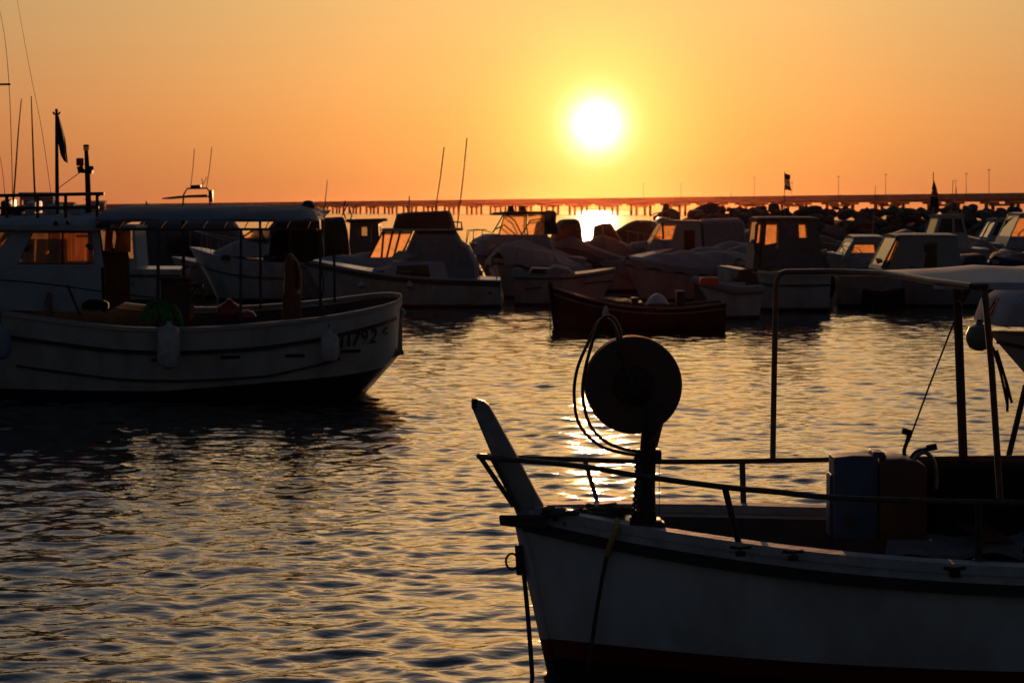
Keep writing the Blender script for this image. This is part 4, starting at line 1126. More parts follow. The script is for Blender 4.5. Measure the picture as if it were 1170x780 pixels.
    # side screen and brown inner panel next to the wheelhouse
    # handrail along the wheelhouse side
    b = MB(); b.tube(curve([P(-30, 318, 1.1), P(40, 323, 1.12), P(110, 332, 1.12), P(181, 341, 1.06)], 5), .010, 6); b.tube([P(77, 326, 1.12), P(92, 361, 1.18)], .018, 6); b.build('side_rail', dk, root)
    MB().tube([P(56, 334, .95), P(55, 347, .97), P(57, 360, 1.0)], [.03, .05, .05], 8).build('bollard', mat('ochre_paint', (.14, .09, .03), .6, noise=.4), root)
    # ---- loose things aboard: world copies of local shapes
    def loose(o, label, cat): o.matrix_world = Bt.M; tag(o, label, cat); return o
    bx = thing('fish_crate', 'tall brown box under the canopy of the boat numbered 11792', 'box', Bt.M @ P(203, 366, .35), 0)
    h_ = MB(); h_.box((0, 0, .28), (.40, .42, .56)); h_.build('side', mat('brown_crate', (.10, .065, .05), .8, spec=0, noise=.35, scale=6, bump=.3), bx, bevel=.012, smooth=False)
    MB().box((0, 0, .585), (.43, .45, .04)).build('lid', mat('brown_crate', (.12, .075, .055)), bx, bevel=.01, smooth=False)
    b = MB(); b.tube([P(226 + 6 * math.cos(k * PI / 10), 338 + 11 * math.sin(k * PI / 10), .3) for k in range(20)], .014, 6, closed=True); b.tube([P(229 + 5 * math.cos(k * PI / 10), 337 + 8 * math.sin(k * PI / 10), .26) for k in range(20)], .012, 6, closed=True); b.tube([P(214, 326, .3), P(232, 326, .3)], .02, 6)
    loose(b.build('coiled_hose', rope_m()), 'coil of hose hanging beside the brown box on the left boat', 'hose')
    # oilskins hanging from the canopy
    oil = mat('orange_oilskin', (.16, .055, .018), .5, noise=.35, scale=5, bump=.4, stretch=(3, 3, .6)); oil2 = mat('dark_oilskin', (.03, .018, .012), .55, noise=.35, scale=5, bump=.4)
    hg = thing('oilskins', 'rust coloured oilskins hanging under the aft half of the left boat canopy', 'oilskins', (0, 0, 0)); hg.matrix_world = Bt.M
    def garment(nm, prof, m_, nr, th=.10):
        b = MB(); rows = []
        for i, (l, r_, y) in enumerate(prof):
            ring = []
            for k in range(17):
                a_ = 2 * PI * k / 16; cx, hw = (l + r_) / 2, (r_ - l) / 2
                fold = 1 + .16 * math.sin(5 * a_ + i * .5)
                ring.append(P(cx + hw * math.cos(a_) * (1 + .05 * math.sin(3 * a_ + i)), y, nr) + Vector((0, th * fold * math.sin(a_), 0)))
            rows.append(ring)
        b.sheet(rows); b.add(rows[0][:-1], [tuple(range(16))]); b.add(rows[-1][:-1], [tuple(range(16))]); return b.build(nm, m_, hg, ang=70)
    garment('jacket', [(329, 334, 290), (326, 339, 296), (324, 342, 304), (325, 342, 316), (324, 342, 328), (324, 343, 336)], oil, .55)
    garment('trousers', [(324, 343, 326), (323, 344, 336), (322, 344, 350), (322, 345, 366)], oil, .45, .08)
    garment('sleeve', [(337, 341, 298), (339, 344, 308), (340, 345, 320), (340, 344, 330)], oil, .62, .05)
    MB().tube([P(331, 291, .55), P(331, 262, .5)], .008, 6).build('hook', dark(), hg)
    o = Bt.solid('rolled_side_curtain', black_cloth(), [(306, 292), (308, 270), (316, 262), (362, 261.5), (368, 268), (370, 292), (352, 300), (326, 298)], -.75, -.55, bevel=.03); o.name = 'side_curtain'
    # green net thrown over the gunwale
    gn = mat('green_net', (.02, .34, .05), .5, noise=.6, scale=50, bump=.8, trans=.35)
    b = MB(); rg = random.Random(8)
    for k in range(34):
        x0 = rg.uniform(174, 190); x1 = x0 + rg.choice((-1, 1)) * rg.uniform(8, 22); x1 = min(max(x1, 160), 209)
        dn = rg.uniform(362, 374) if x1 > 180 else rg.uniform(360, 371)
        b.tube(curve([P(x0, rg.uniform(343, 350), .95), P(lerp(x0, x1, .4), 349 + rg.uniform(-3, 4), 1.15), P(lerp(x0, x1, .8), 358, 1.30), P(x1, dn, 1.34)], 4), rg.uniform(.008, .019), 5)
    loose(b.build('fishing_net', gn), 'bright green net draped over the side of the left boat above the large fender', 'fishing net')
    MB_ = MB(); MB_.lathe([(.02, 0), (.10, .02), (.17, .10), (.16, .2), (.06, .26), (.03, .30)], P(262, 366, .6), 'z', 16); MB_.lathe([(.02, 0), (.09, .02), (.14, .06), (.10, .12), (.02, .15)], P(282, 366, .7), 'z', 14)
    loose(MB_.build('marker_buoy', mat('red_buoy', (.30, .02, .02), .5, noise=.3)), 'red marker buoy lying on the deck of the left boat under the canopy', 'buoy')
    Bt.solid('hatch_cushion', black_cloth(), [(92, 354), (93, 346), (100, 343), (116, 344), (122, 347), (122, 354)], .9, 1.1, bevel=.02)
    # fenders
    wl = Bt.M
    def fd(label, px, y0, y1, rad, rope_y, rx=0, m_=None):
        top = wl @ P(px, y0, 1.30 + rad if px < 300 else 1.05 + rad); ln = (y1 - y0) / FP * (27.2 - 1.3)
        if px > 300: top = wl @ (hullpt(px, y0 + 10, rad) + Vector((0, 0, .12)))
        fender(label, top, ln, rad, m_, rope_to=wl @ (P(px + rx, rope_y, 1.24 if px < 300 else 1.02)))
    fd('fattest pale cylindrical fender hanging amidships on the left boat, below the green net', 193, 371, 421, .155, 362)
    fd('short pale fender hanging near the hull number 11792', 377, 379, 414, .125, 352, -6)
    fd('dark blue and pale fender cut by the left edge of the photo', 1, 374, 410, .13, 356, 0, mat('blue_grey_fender', (.20, .25, .34), .5, noise=.35, scale=6))
    b = MB(); b.tube(curve([P(366, 300, 1.02), P(370, 325, 1.08), P(367, 345, 1.05), P(372, 365, 1.10), P(377, 380, 1.14)], 6), [.012] * 13 + [.02] * 12, 6)
    loose(b.build('hanging_rope', rope_m()), 'dark rope hanging from the aft canopy post to the short pale fender', 'rope')


make_left()
# ------------------------------------------------------------------ the moored boats behind
HW = lambda: hull_mat('white_hull', (.40, .41, .43), (.03, .03, .04), .10, rough=.35)
HW2 = lambda: hull_mat('white_hull_dark_band', (.42, .43, .45), (.10, .02, .015), .08, rough=.35)
HG = lambda: hull_mat('grey_hull', (.28, .27, .28), (.03, .02, .02), .08, rough=.4)
HB = lambda: hull_mat('blue_hull', (.10, .12, .16), (.03, .02, .02), .08, rough=.35)
dkp = mat('dark_strake_paint', (.02, .018, .02))
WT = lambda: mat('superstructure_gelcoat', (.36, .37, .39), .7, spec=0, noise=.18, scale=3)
TI = lambda: glass_mat('tinted_glass', (.10, .09, .08), rough=.05)


def fit(B, *px): pass


def rods(B, label, a, b, near=0.0, r=.010):
    return B.tubes('aerial', steel(), [[(a[0], a[1], near), ((a[0] + b[0]) / 2 + .6, (a[1] + b[1]) / 2, near), (b[0], b[1], near)]], r)


# A: cabin boat seen under the left end of the grey canopy
B = Boat('motor_boat', 'white cabin boat just right of the wheelhouse, under the left end of the canopy', 62, 212, 347, 2.1, [(0, .95), (.5, 1.0), (1, 1.35)], 'motor boat')
B.hull(HW()); B.strake('rubbing_strake', dkp, .86, flat=(.04, .06))
B.cabin('cabin', WT(), (104, 158, 325), (112, 154, 258), .85, holes=[(.25, .46, .42, .92), (.50, .92, .42, .92)], front=[(.1, .9, .4, .9)], back=[], glass=clear())
B.solid('seat_cushion', mat('pale_blue_vinyl', (.16, .22, .40), .5, noise=.2), [(128, 326), (129, 313), (133, 310), (150, 311), (153, 325)], .86, 1.0, bevel=.03)
B.solid('locker', mat('superstructure_gelcoat', 0), [(160, 335), (162, 310), (178, 309), (190, 316), (192, 335)], .1, .8, bevel=.04)
B.deck_rail('railing', steel(), h=.45, t0=.6)

# B2: far boat with a tower, over the canopy
B = Boat('motor_boat', 'fishing boat whose bare tower and aerials stand above the middle of the grey canopy', 150, 262, 323, 2.6, [(0, 1.0), (.5, 1.1), (1, 1.6)], 'motor boat')
B.hull(HW()); B.cabin('cabin', WT(), (185, 232, 290), (196, 228, 256), 1.0, holes=[(.1, .5, .4, .9), (.56, .92, .4, .9)], front=[(.1, .9, .4, .9)], glass=clear())
T = []
for nr in (.7, -.7):
    T += [[(207, 256, nr), (210, 222, nr), (214, 215.5, nr), (236, 215, nr), (239, 218, nr), (241, 256, nr)], [(213, 224, nr), (237, 223, nr)]]
T += [[(210, 222, .7), (210, 222, -.7)], [(239, 220, .7), (239, 220, -.7)], [(214, 215.5, .7), (214, 215.5, -.7)]]
to = B.tubes('tower', mat('roof_rail_tube', (.05, .04, .035)), T, .030)
B.solid('tower_roof', dkp, [(183, 227.5), (184, 226), (205, 223.5), (236, 223), (236, 225), (206, 225.5), (190, 227)], -.8, .8, parent=to, bevel=.004)
B.solid('radar', dkp, [(217, 215.5), (217, 211.5), (228, 211), (229, 215.5)], -.25, .25, parent=to, bevel=.02)
B.solid('life_buoy', dkp, [(239.5, 231), (239.5, 217), (242, 217), (242.5, 231)], .5, .8, parent=to, bevel=.01)
for a, b in (((218, 212), (222, 170)), ((236, 214), (242, 168)), ((230, 214), (236, 202)), ((231, 214), (230.5, 204))): rods(B, '', a, b, .2, .013)

# B: white cruiser under the canopy, bow left, low raked windscreen
B = Boat('motor_cruiser', 'white bow-left cruiser with a low raked windscreen framed by the canopy posts', 216, 362, 346, 2.5, [(0, 1.05), (.5, 1.15), (1, 1.55)], 'motor boat', rake=1.0)
B.hull(HW()); B.strake('rubbing_strake', dkp, .72, flat=(.03, .05))
B.solid('coachroof', WT(), [(232, 292), (262, 277), (290, 268.5), (318, 270), (344, 280), (346, 296)], -.8, .8, bevel=.05)
ws = B.tubes('windscreen', dkp, [[(276, 272, .85), (290, 262.5, .7), (310, 261, .7), (306, 277, .85), (276, 272, .85)], [(276, 272, -.85), (290, 262.5, -.7), (310, 261, -.7), (306, 277, -.85)], [(290, 262.5, .7), (290, 262.5, -.7)], [(298, 262, .7), (302, 275, .85)]], .028)
B.panes(bright(), [[(276, 272, .85), (306, 277, .85), (310, 261, .7), (290, 262.5, .7)]], ws)
B.deck_rail('railing', steel(), h=.5, t0=.55)
for x in (252, 300): B.solid('porthole', dkp, [(x, 297), (x, 293), (x + 3, 291), (x + 9, 291), (x + 11, 293), (x + 11, 297)], 1.12, 1.19, bevel=.004)

# C: black covered boat between canopy end and the cruiser
B = Boat('covered_boat', 'boat under boxy black canvas beside the right end of the grey canopy', 292, 408, 343, 2.2, [(0, .85), (.5, .9), (1, 1.2)], 'motor boat', yaw=.15)
B.hull(HG())
B.solid('canvas_cover', black_cloth(), [(304, 296), (306, 262), (316, 250), (362, 247.5), (366, 250), (370, 296), (350, 304), (330, 303), (312, 300)], -.8, .7, bevel=.05)
B.solid('canvas_cover', mat('dark_brown_canvas', (.035, .022, .02), .85, noise=.3, scale=7, bump=.5), [(370, 312), (369, 249), (394, 247.5), (398, 262), (401, 290), (406, 312)], -.85, .85, bevel=.05)
B.panes(bright(), [[(396.2, 292, .5), (398.5, 292, .5), (396, 262, .5), (394.6, 262, .5)]])
B.outboard(352, 300, 338, .9, .8)

# E: small dark wheelhouse behind
B = Boat('motor_boat', 'small blue boat whose square wheelhouse window glows between black canvas and cruiser', 372, 450, 330, 2.2, [(0, .9), (.5, .95), (1, 1.3)], 'motor boat')
B.hull(HB())
B.cabin('wheelhouse', mat('blue_house_paint', (.06, .07, .09), .5, noise=.2), (397, 436, 306), (400, 432, 253), .8, holes=[(.30, .60, .68, .88), (.74, .84, .55, .9)], front=[(.15, .85, .6, .9)], back=[(.2, .8, .5, .9)], glass=clear())
B.solid('awning', blue_cloth(), [(393, 254), (394, 250.5), (440, 249.5), (441, 253)], -1, 1, bevel=.01)
B.tubes('mast', dkp, [[(395, 250, 0), (392, 241, 0), (394.5, 229, 0)], [(400, 252, .2), (402, 246, .2), (397.5, 233, 0)], [(397.5, 233, 0), (391, 246, -.3)]], .022)

# D: white cruiser with flybridge canvas (hull 350-575)
B = Boat('motor_cruiser', 'white flybridge cruiser with dark sheer band and grey canvas enclosure', 345, 572, 352.5, 2.7, [(0, .72), (.5, .86), (1, 1.28)], 'motor boat', ts=.85, rake=.8)
B.hull(HW2(), sole=None); B.strake('sheer_band', mat('dark_red_band', (.05, .018, .018), .5), .93, out=.01, flat=(.015, .15))
B.strake('rubbing_strake', WT(), 1.0, out=.01, flat=(.05, .04))
B.solid('coachroof', WT(), [(398, 324), (424, 308), (446, 303), (448, 296), (512, 296), (520, 324)], -1.0, 1.0, bevel=.05)
for q in ([(403, 318), (425, 309.5), (438, 309.5), (442, 318)], [(452, 318), (454, 303.5), (489, 302.5), (492, 318)]):
    B.solid('window', mat('smoked_window', (.02, .01, .008), .15, noise=.2), q, .985, 1.012, bevel=.004, taper=1)
cn = B.tubes('windscreen', dkp, [[(422, 294, .95), (438, 263.5, .8), (472, 262.5, .8), (458, 294, .95)], [(422, 294, -.95), (438, 263.5, -.8), (472, 262.5, -.8)], [(438, 263.5, .8), (438, 263.5, -.8)],
                             [(436, 294, .95), (438.5, 263.5, .8)], [(442, 294, .95), (449, 263.5, .8)], [(450, 293, .95), (458, 263, .8)]], .030)
B.panes(bright(), [[(422, 294, .95), (436, 294, .95), (438.5, 264, .8), (438, 264, .8)], [(437, 294, .95), (442, 294, .95), (449, 264, .8), (439, 264, .8)], [(443, 294, .95), (450, 293, .95), (458, 264, .8), (450, 264, .8)], [(451, 293, .95), (457, 292, .95), (471, 264, .8), (459, 264, .8)]], cn)
B.solid('canvas_enclosure', grey_cloth(), [(461, 324), (459, 293), (472, 263), (520, 263), (527, 275), (536, 281), (545, 300), (547, 324)], -.98, .96, bevel=.04)
B.panes(pale_cloth(), [[(443, 297, .99), (462, 297, 1.0), (478, 292, 1.0), (456, 286, .99)]], name='dodger')
B.solid('flybridge_canvas', brown_cloth(), [(447, 261), (452, 244), (468, 242), (512, 240.5), (515, 244), (520, 261)], -.8, .8, bevel=.04)
B.solid('flybridge_deck', WT(), [(434, 264), (434, 261.3), (528, 261), (528, 263.6)], -1.0, 1.0, bevel=.008)
B.tubes('railing', steel(), [[(515, 262, .9), (517, 253.5, .9), (527, 254, .9), (528, 262, .9)], [(527, 254, .9), (527, 254, -.9)], [(517, 253.5, -.9), (527, 254, -.9), (528, 262, -.9)]], .022)
B.tubes('railing', steel(), [[(548, 322, .9), (549, 306, .9), (566, 306, .9), (568, 322, .9)]], .014)
rods(B, '', (497, 242), (507.5, 168), .2, .016); rods(B, '', (522, 262), (533.5, 158), .4, .016); rods(B, '', (467.5, 246), (467.5, 224), 0, .016)
B.solid('life_raft', WT(), [(506, 318), (507, 309), (512, 304), (518, 304), (524, 309), (525, 318)], -.1, .5, bevel=.03)
MBp = B.solid('deck_box', dkp, [(537, 318), (536, 309), (546, 309), (547, 318)], .2, .7, bevel=.02); B.solid('box_lid', WT(), [(532, 308), (532, 306), (548, 305.5), (548, 307.5)], .15, .75, parent=MBp, bevel=.008)
B.solid('stern_light', dkp, [(558, 336), (558, 333), (562, 333), (562, 336)], 1.16, 1.22, bevel=.004)
for x in (413, 468): fender('small pale fender on the side of the flybridge cruiser, ' + ('toward its bow' if x < 450 else 'below its canvas enclosure'), B.M @ B.p(x, 322.5, 1.43), .16, .115)

# F: cruiser with a bimini glowing against the water
B = Boat('motor_cruiser', 'grey cruiser with hooped bimini frame glowing in front of the bridge', 536, 660, 337, 2.6, [(0, 1.1), (.5, 1.25), (1, 1.6)], 'motor boat', yaw=.25, rake=.9)
B.hull(HG())
B.solid('coachroof', grey(), [(545, 292), (552, 274), (566, 267.5), (604, 268), (628, 266), (640, 292)], -.9, .9, bevel=.06)
t_ = []
for nr in (.85, -.85):
    t_ += [[(570, 268, nr), (577, 243, nr), (624, 242.5, nr), (623, 268, nr)], [(577, 244, nr), (588, 252, nr), (596, 268, nr)], [(566, 262, nr), (576, 257, nr), (589, 268, nr)], [(602, 244, nr), (601, 256, nr), (603, 268, nr)], [(596, 268, nr), (606, 252, nr), (618, 250, nr), (623, 258, nr)]]
t_ += [[(563, 266, .85), (576, 244, .8)]]
bo = B.tubes('bimini_frame', dkp, t_, .022)
B.solid('bimini', brown_cloth(), [(573, 246), (577, 242.5), (600, 241), (624, 241.5), (626, 244.5), (600, 245)], -.9, .9, parent=bo, bevel=.01)
B.panes(bright(), [[(570, 268, .86), (601, 268, .86), (601, 245, .86), (577, 246, .86)], [(603, 268, .86), (622, 268, .86), (622, 245, .86), (603, 245, .86)]], bo)
B.solid('radar', dkp, [(581, 242), (582, 235), (587, 234.5), (588, 242)], -.3, -.05, bevel=.02); B.solid('horn', dkp, [(594, 242), (594.5, 236), (600, 235), (601, 242)], 0, .25, bevel=.02)
B.solid('folded_cover', brown_cloth(), [(622, 268), (625, 252), (630, 249), (633, 240), (637, 241), (636, 252), (640, 268)], -.6, .7, bevel=.04)
B.tubes('railing', steel(), [[(532, 283, .3), (534, 263, .4), (546, 262, .7), (560, 265, .85), (566, 270, .9)], [(532, 283, -.3), (536, 264, -.4), (556, 262, -.7)], [(541, 283, .5), (541, 262.6, .55)], [(551, 280, .7), (551, 263, .75)]], .013)

# G: pale stern with outboard at the left of the dark boat
B = Boat('motor_boat', 'pale boat with an outboard, stern left, moored just left of the dark wooden boat', 704, 588, 350, 2.0, [(0, .85), (.5, .85), (1, 1.0)], 'motor boat')
B.hull(HG(), thick=.05, sole=.4, deck_from=.6); B.strake('rubbing_strake', dkp, .92, flat=(.03, .05))
B.solid('windscreen_cover', grey_cloth(), [(618, 330), (622, 309), (634, 303), (650, 306), (668, 326)], -.7, .7, bevel=.03)
B.solid('engine_lid', dark(), [(604, 312), (607, 306), (636, 307), (640, 313)], -.4, .6, bevel=.02)
B.outboard(592, 306, 345, .2, .9, grey())
B.tubes('pole', wood(), [[(600, 330, .9), (700, 321, .7)]], .02)

# H: large tarpaulined boats in the middle
mat_rosy = lambda: mat('rosy_canvas', (.20, .17, .17), .85, noise=.25, scale=5, bump=.6)
B = Boat('covered_boat', 'large boat under a long pale tarpaulin sloping right, directly below the sun', 772, 628, 334, 2.6, [(0, 1.0), (.5, 1.0), (1, 1.35)], 'motor boat', yaw=.1)
B.hull(HG())
B.solid('tarpaulin', mat('rosy_canvas', (.20, .17, .17), .85, noise=.25, scale=5, bump=.6), [(630, 310), (632, 276), (655, 268), (680, 281), (712, 292), (745, 300), (768, 317), (765, 322)], -1.1, 1.1, bevel=.06)
B.solid('cockpit_cover', brown_cloth(), [(632, 280), (640, 256), (646, 250.5), (662, 250), (665, 256), (668, 278)], -.8, .8, bevel=.06)
B.tubes('rail_hoop', steel(), [[(664, 268, .6), (666, 259, .6), (688, 258, .6), (692, 282, .6)]], .018)
B = Boat('covered_boat', 'boat with a peaked brown spray hood in line with the sun glare on the water', 655, 742, 322, 2.4, [(0, 1.0), (.5, 1.1), (1, 1.4)], 'motor boat')
B.hull(HG())
B.solid('spray_hood', brown_cloth(), [(676, 285), (679, 258), (687, 255), (699, 254.5), (711, 274), (716, 285)], -.8, .8, bevel=.05)
B.solid('coachroof', grey(), [(668, 292), (674, 282), (720, 280), (730, 292)], -.9, .9, bevel=.05)
B = Boat('covered_boat', 'boat under a low rounded brown cover left of the pilot house cabin', 690, 768, 318, 2.4, [(0, 1.0), (.5, 1.1), (1, 1.4)], 'motor boat')
B.hull(HG()); B.solid('boom_cover', brown_cloth(), [(698, 282), (704, 264), (720, 254.5), (728, 251.5), (744, 252), (750, 262), (752, 282)], -.9, .9, bevel=.06)
# J0: small boat near the breakwater tip
B = Boat('motor_boat', 'dark boat with a raised bow poking up at the left tip of the breakwater', 742, 815, 300, 2.4, [(0, 1.3), (.5, 1.4), (1, 2.1)], 'motor boat')
B.hull(HG(), name='hull'); B.tubes('pulpit', steel(), [[(743, 247, .3), (748, 244, .4), (762, 241, .6)], [(752, 249, .4), (752, 243, .45)]], .03); B.solid('bow_locker', brown_cloth(), [(756, 246), (759, 232), (764, 233), (766, 246)], -.3, .3, bevel=.03)

# J: pilot house boat
B = Boat('pilot_house_boat', 'pale pilot house boat with a bright windscreen left of centre and a brown door', 716, 868, 331, 2.5, [(0, 1.05), (.5, 1.1), (1, 1.45)], 'motor boat', rake=.8)
B.hull(HG()); B.strake('rubbing_strake', dkp, .9, flat=(.03, .05))
B.cabin('pilot_house', mat('pilot_house_paint', (.30, .27, .26), .45, noise=.2), (735, 803, 292), (757, 800, 253), .9, holes=[(.02, .42, .47, .93)], front=[(.06, .48, .45, .93), (.52, .94, .45, .93)], back=[(.3, .7, .45, .9)], glass=bright(), roof_m=grey())
B.tubes('window_bar', dkp, [[(758, 273, .93), (757, 255, .88)]], .035)
B.solid('door', wood(), [(782, 288), (782, 263), (794, 263), (794, 288)], .84, .93, bevel=.01, taper=1)
B.solid('canvas_enclosure', grey_cloth(), [(803, 296), (801, 254), (805, 250.5), (848, 249), (852, 254), (856, 296)], -.9, .9, bevel=.05)
B.solid('foredeck_hatch', WT(), [(716, 284), (722, 277), (740, 275), (744, 284)], -.4, .4, bevel=.03)
B.deck_rail('railing', steel(), h=.45, t0=.7)
B.solid('roof_rack', steel(), [(750, 253), (753, 249), (757, 248), (771, 251), (773, 253)], -.6, .6, bevel=.01)

# M: boat with grey pilot enclosure, windows orange
B = Boat('pilot_boat', 'grey boat with tall enclosure and three bright windows left of the dark outboards', 818, 942, 357, 2.3, [(0, .95), (.5, .95), (1, 1.15)], 'motor boat', ts=.9)
B.hull(HW()); B.strake('rubbing_strake', dkp, .80, flat=(.03, .05)); B.strake('toe_rail', WT(), 1, flat=(.05, .03))
en = mat('enclosure_canvas', (.13, .115, .115), .8, noise=.25, scale=6, bump=.4)
B.cabin('enclosure', en, (860, 941, 307), (866, 934, 250), .85, holes=[(.0, .09, .52, .93), (.15, .36, .40, .93), (.68, .83, .62, .93)], front=[(.1, .9, .5, .93)], back=[(.15, .85, .5, .93)], glass=bright(), roof=(.05, .07))
B.tubes('windscreen_frame', dkp, [[(862, 283, .9), (864, 256, .8), (871, 256, .8), (868, 292, .9), (862, 283, .9)]], .02)
B.tubes('enclosure_pole', dkp, [[(872, 250, .87), (868, 306, .9)]], .02)
B.solid('windscreen_base', en, [(864, 306), (868, 281), (889, 277), (885, 306)], .83, .86, bevel=.004, taper=1)
B.solid('seat_cover', brown_cloth(), [(843, 322), (846, 308), (866, 307), (868, 333), (856, 334)], .5, 1.0, bevel=.04)
B.solid('foredeck_locker', WT(), [(820, 322), (826, 313), (842, 309), (850, 322)], -.5, .5, bevel=.04)
B.outboard(828, 308, 352, .8, 1.0, WT())

# L: tender with the small red light
B = Boat('tender', 'small pale tender with an orange red float on its bow, beside the dark wooden boat', 792, 862, 350, 1.5, [(0, .75), (.5, .75), (1, .95)], 'dinghy', yaw=.2, d=45)
B.hull(HW(), thick=.12, sole=.3); B.strake('tube', grey(), .98, r=.11, out=.02)
B.solid('float', mat('orange_red_float', (.85, .09, .04), .45, noise=.1), [(801.5, 326), (800.5, 323.5), (801, 319), (803, 316.5), (820, 316.5), (822, 319), (822, 324), (820, 326.5)], .75, .95, bevel=.03)

# N: big outboards on the stern of the boat to the right
B = Boat('motor_boat', 'low grey boat with two black outboards behind the canopy frame', 1062, 952, 352, 2.3, [(0, .85), (.5, .9), (1, 1.1)], 'motor boat', yaw=.0)
B.hull(HG(), thick=.05, sole=.4, deck_from=.55)
B.outboard(945, 314, 352, .45, 1.25); B.outboard(966, 315, 352, -.2, 1.2)
B.solid('stern_cover', black_cloth(), [(985, 348), (984, 330), (989, 322), (1000, 319), (1006, 330), (1036, 328), (1038, 348)], -.9, 1.0, bevel=.04)
B.solid('rolled_awning', WT(), [(956, 326), (960, 322), (982, 322), (986, 328)], -.6, -.1, bevel=.02)

# O: small cabin cruiser, orange window
B = Boat('motor_cruiser', 'small cabin cruiser with rounded top and one wide orange window', 940, 1046, 333, 2.3, [(0, .95), (.5, 1.0), (1, 1.25)], 'motor boat', rake=.7)
B.hull(HW())
B.cabin('cabin', mat('mid_grey_gelcoat', (.26, .28, .30), .4, noise=.2), (962, 1018, 296), (976, 1008, 272), .85, holes=[(.14, .74, .30, .78)], front=[(.1, .9, .3, .8)], back=[(.2, .8, .3, .8)], glass=bright(), roof=(.04, .12))  # cabin gelcoat in a darker grey than superstructure_gelcoat
B.deck_rail('railing', steel(), h=.3, t0=.6)
B.solid('bow_roller', steel(), [(938, 292), (939, 286), (945, 285), (946, 292)], -.1, .1, bevel=.01)

# P: pale canvas cabin with the bright raked edge
B = Boat('motor_cruiser', 'pale high sided boat with one bright slit of raked windscreen', 1000, 1118, 352, 2.4, [(0, .95), (.5, 1.0), (1, 1.3)], 'motor boat')
B.hull(HG())
B.cabin('cabin', mat('pale_cabin_paint', (.24, .23, .22), .5, noise=.2), (1007, 1100, 308), (1025, 1093, 270), .95, holes=[(-.0, .085, .12, .94), (.52, .68, .0, .82)], front=[(.06, .94, .12, .94)], back=[(.06, .5, .05, .94)], glass=bright(), roof=(.04, .09))
B.solid('door', mat('olive_door', (.05, .045, .012), .6, noise=.3), [(1054, 308), (1056, 279), (1069, 279), (1071, 308)], .86, .90, bevel=.01, taper=1)
B.tubes('windscreen_frame', dkp, [[(1007, 306, .98), (1025, 271, .90), (1027, 272, .90), (1013, 306, .98)]], .02); B.tubes('windscreen_frame', dkp, [[(1007, 306, -.98), (1025, 271, -.90)]], .02)

# Q: hardtop cruiser behind
B = Boat('motor_cruiser', 'hardtop cruiser with dark side windows moored against the breakwater at right', 1040, 1124, 318, 2.6, [(0, 1.1), (.5, 1.2), (1, 1.5)], 'motor boat')
B.hull(HW()); B.solid('coachroof', WT(), [(1048, 284), (1062, 270), (1108, 268), (1114, 284)], -1, 1, bevel=.05)
B.cabin('hardtop', WT(), (1066, 1106, 272), (1074, 1100, 246), .9, holes=[(.10, .55, .25, .85), (.62, .92, .25, .85)], front=[(.1, .9, .2, .85)], back=[(.3, .7, .1, .9)], glass=TI(), roof=(.08, .05))
B.tubes('aerial', steel(), [[(1087, 245, 0), (1089, 206, 0)], [(1094, 246, .3), (1092.5, 215, .3)]], .012)

# R: dark rigged boats at the right edge
B = Boat('motor_cruiser', 'cruiser with dark folded canopy hoops near the right edge, by the breakwater', 1096, 1190, 316, 2.6, [(0, 1.2), (.5, 1.25), (1, 1.6)], 'motor boat', rake=.9)
B.hull(HW()); B.solid('coachroof', WT(), [(1104, 286), (1118, 274), (1168, 272), (1180, 286)], -.9, .9, bevel=.05)
B.cabin('deckhouse', WT(), (1126, 1172, 276), (1140, 1170, 250), .85, holes=[(.08, .5, .25, .85), (.58, .95, .25, .85)], front=[(.1, .9, .2, .85)], back=[(.2, .8, .1, .85)], glass=TI(), roof=(.08, .05))
B.tubes('canopy_hoops', dkp, [[(1118, 280, .8), (1130, 256, .8), (1146, 246, .7), (1160, 262, .8), (1164, 282, .8)], [(1124, 280, .8), (1150, 250, .8)], [(1140, 282, .8), (1164, 246, .8)]], .03)
B = Boat('motor_cruiser', 'boat with a slanting windscreen catching orange light at the right edge', 1128, 1235, 322, 2.6, [(0, 1.1), (.5, 1.15), (1, 1.4)], 'motor boat')
B.hull(HG()); B.cabin('cabin', mat('mid_grey_gelcoat', 0), (1148, 1215, 284), (1166, 1208, 244), .95, holes=[(0, .30, .35, .92), (.4, .9, .45, .9)], front=[(.06, .94, .35, .92)], back=[(.2, .8, .3, .9)], glass=bright())
B = Boat('motor_boat', 'low boat with round tan cover in front of the right edge cruisers', 1086, 1200, 338, 2.3, [(0, .9), (.5, .95), (1, 1.15)], 'motor boat')
B.hull(HB()); B.solid('canvas_cover', grey_cloth(), [(1142, 302), (1146, 290), (1158, 285), (1172, 290), (1178, 302)], -.8, .8, bevel=.05)
B.solid('windscreen_cover', blue_cloth(), [(1098, 302), (1104, 292), (1126, 290), (1132, 302)], -.8, .8, bevel=.04)
B.tubes('railing', steel(), [[(1100, 300, 1.0), (1101, 289, 1.0), (1140, 287, 1.0), (1141, 300, 1.0)], [(1120, 300, 1.0), (1120, 288, 1.0)]], .014)
# flag on a staff over there
far_flag('dark triangular flag drooping from a staff near the right end of the bridge', 1066.5, 205, 250, 78, 197, [((1066.7, 1067.4, 206, 207), (1065.2, 1071, 217, 219)), ((1065.2, 1071, 217.2, 219.2), (1064.6, 1072, 222.5, 224.5)), ((1063.5, 1071.5, 224.5, 225.5), (1063.2, 1073, 236, 238))], [dark_flag, red_flag, dark_flag], .9)
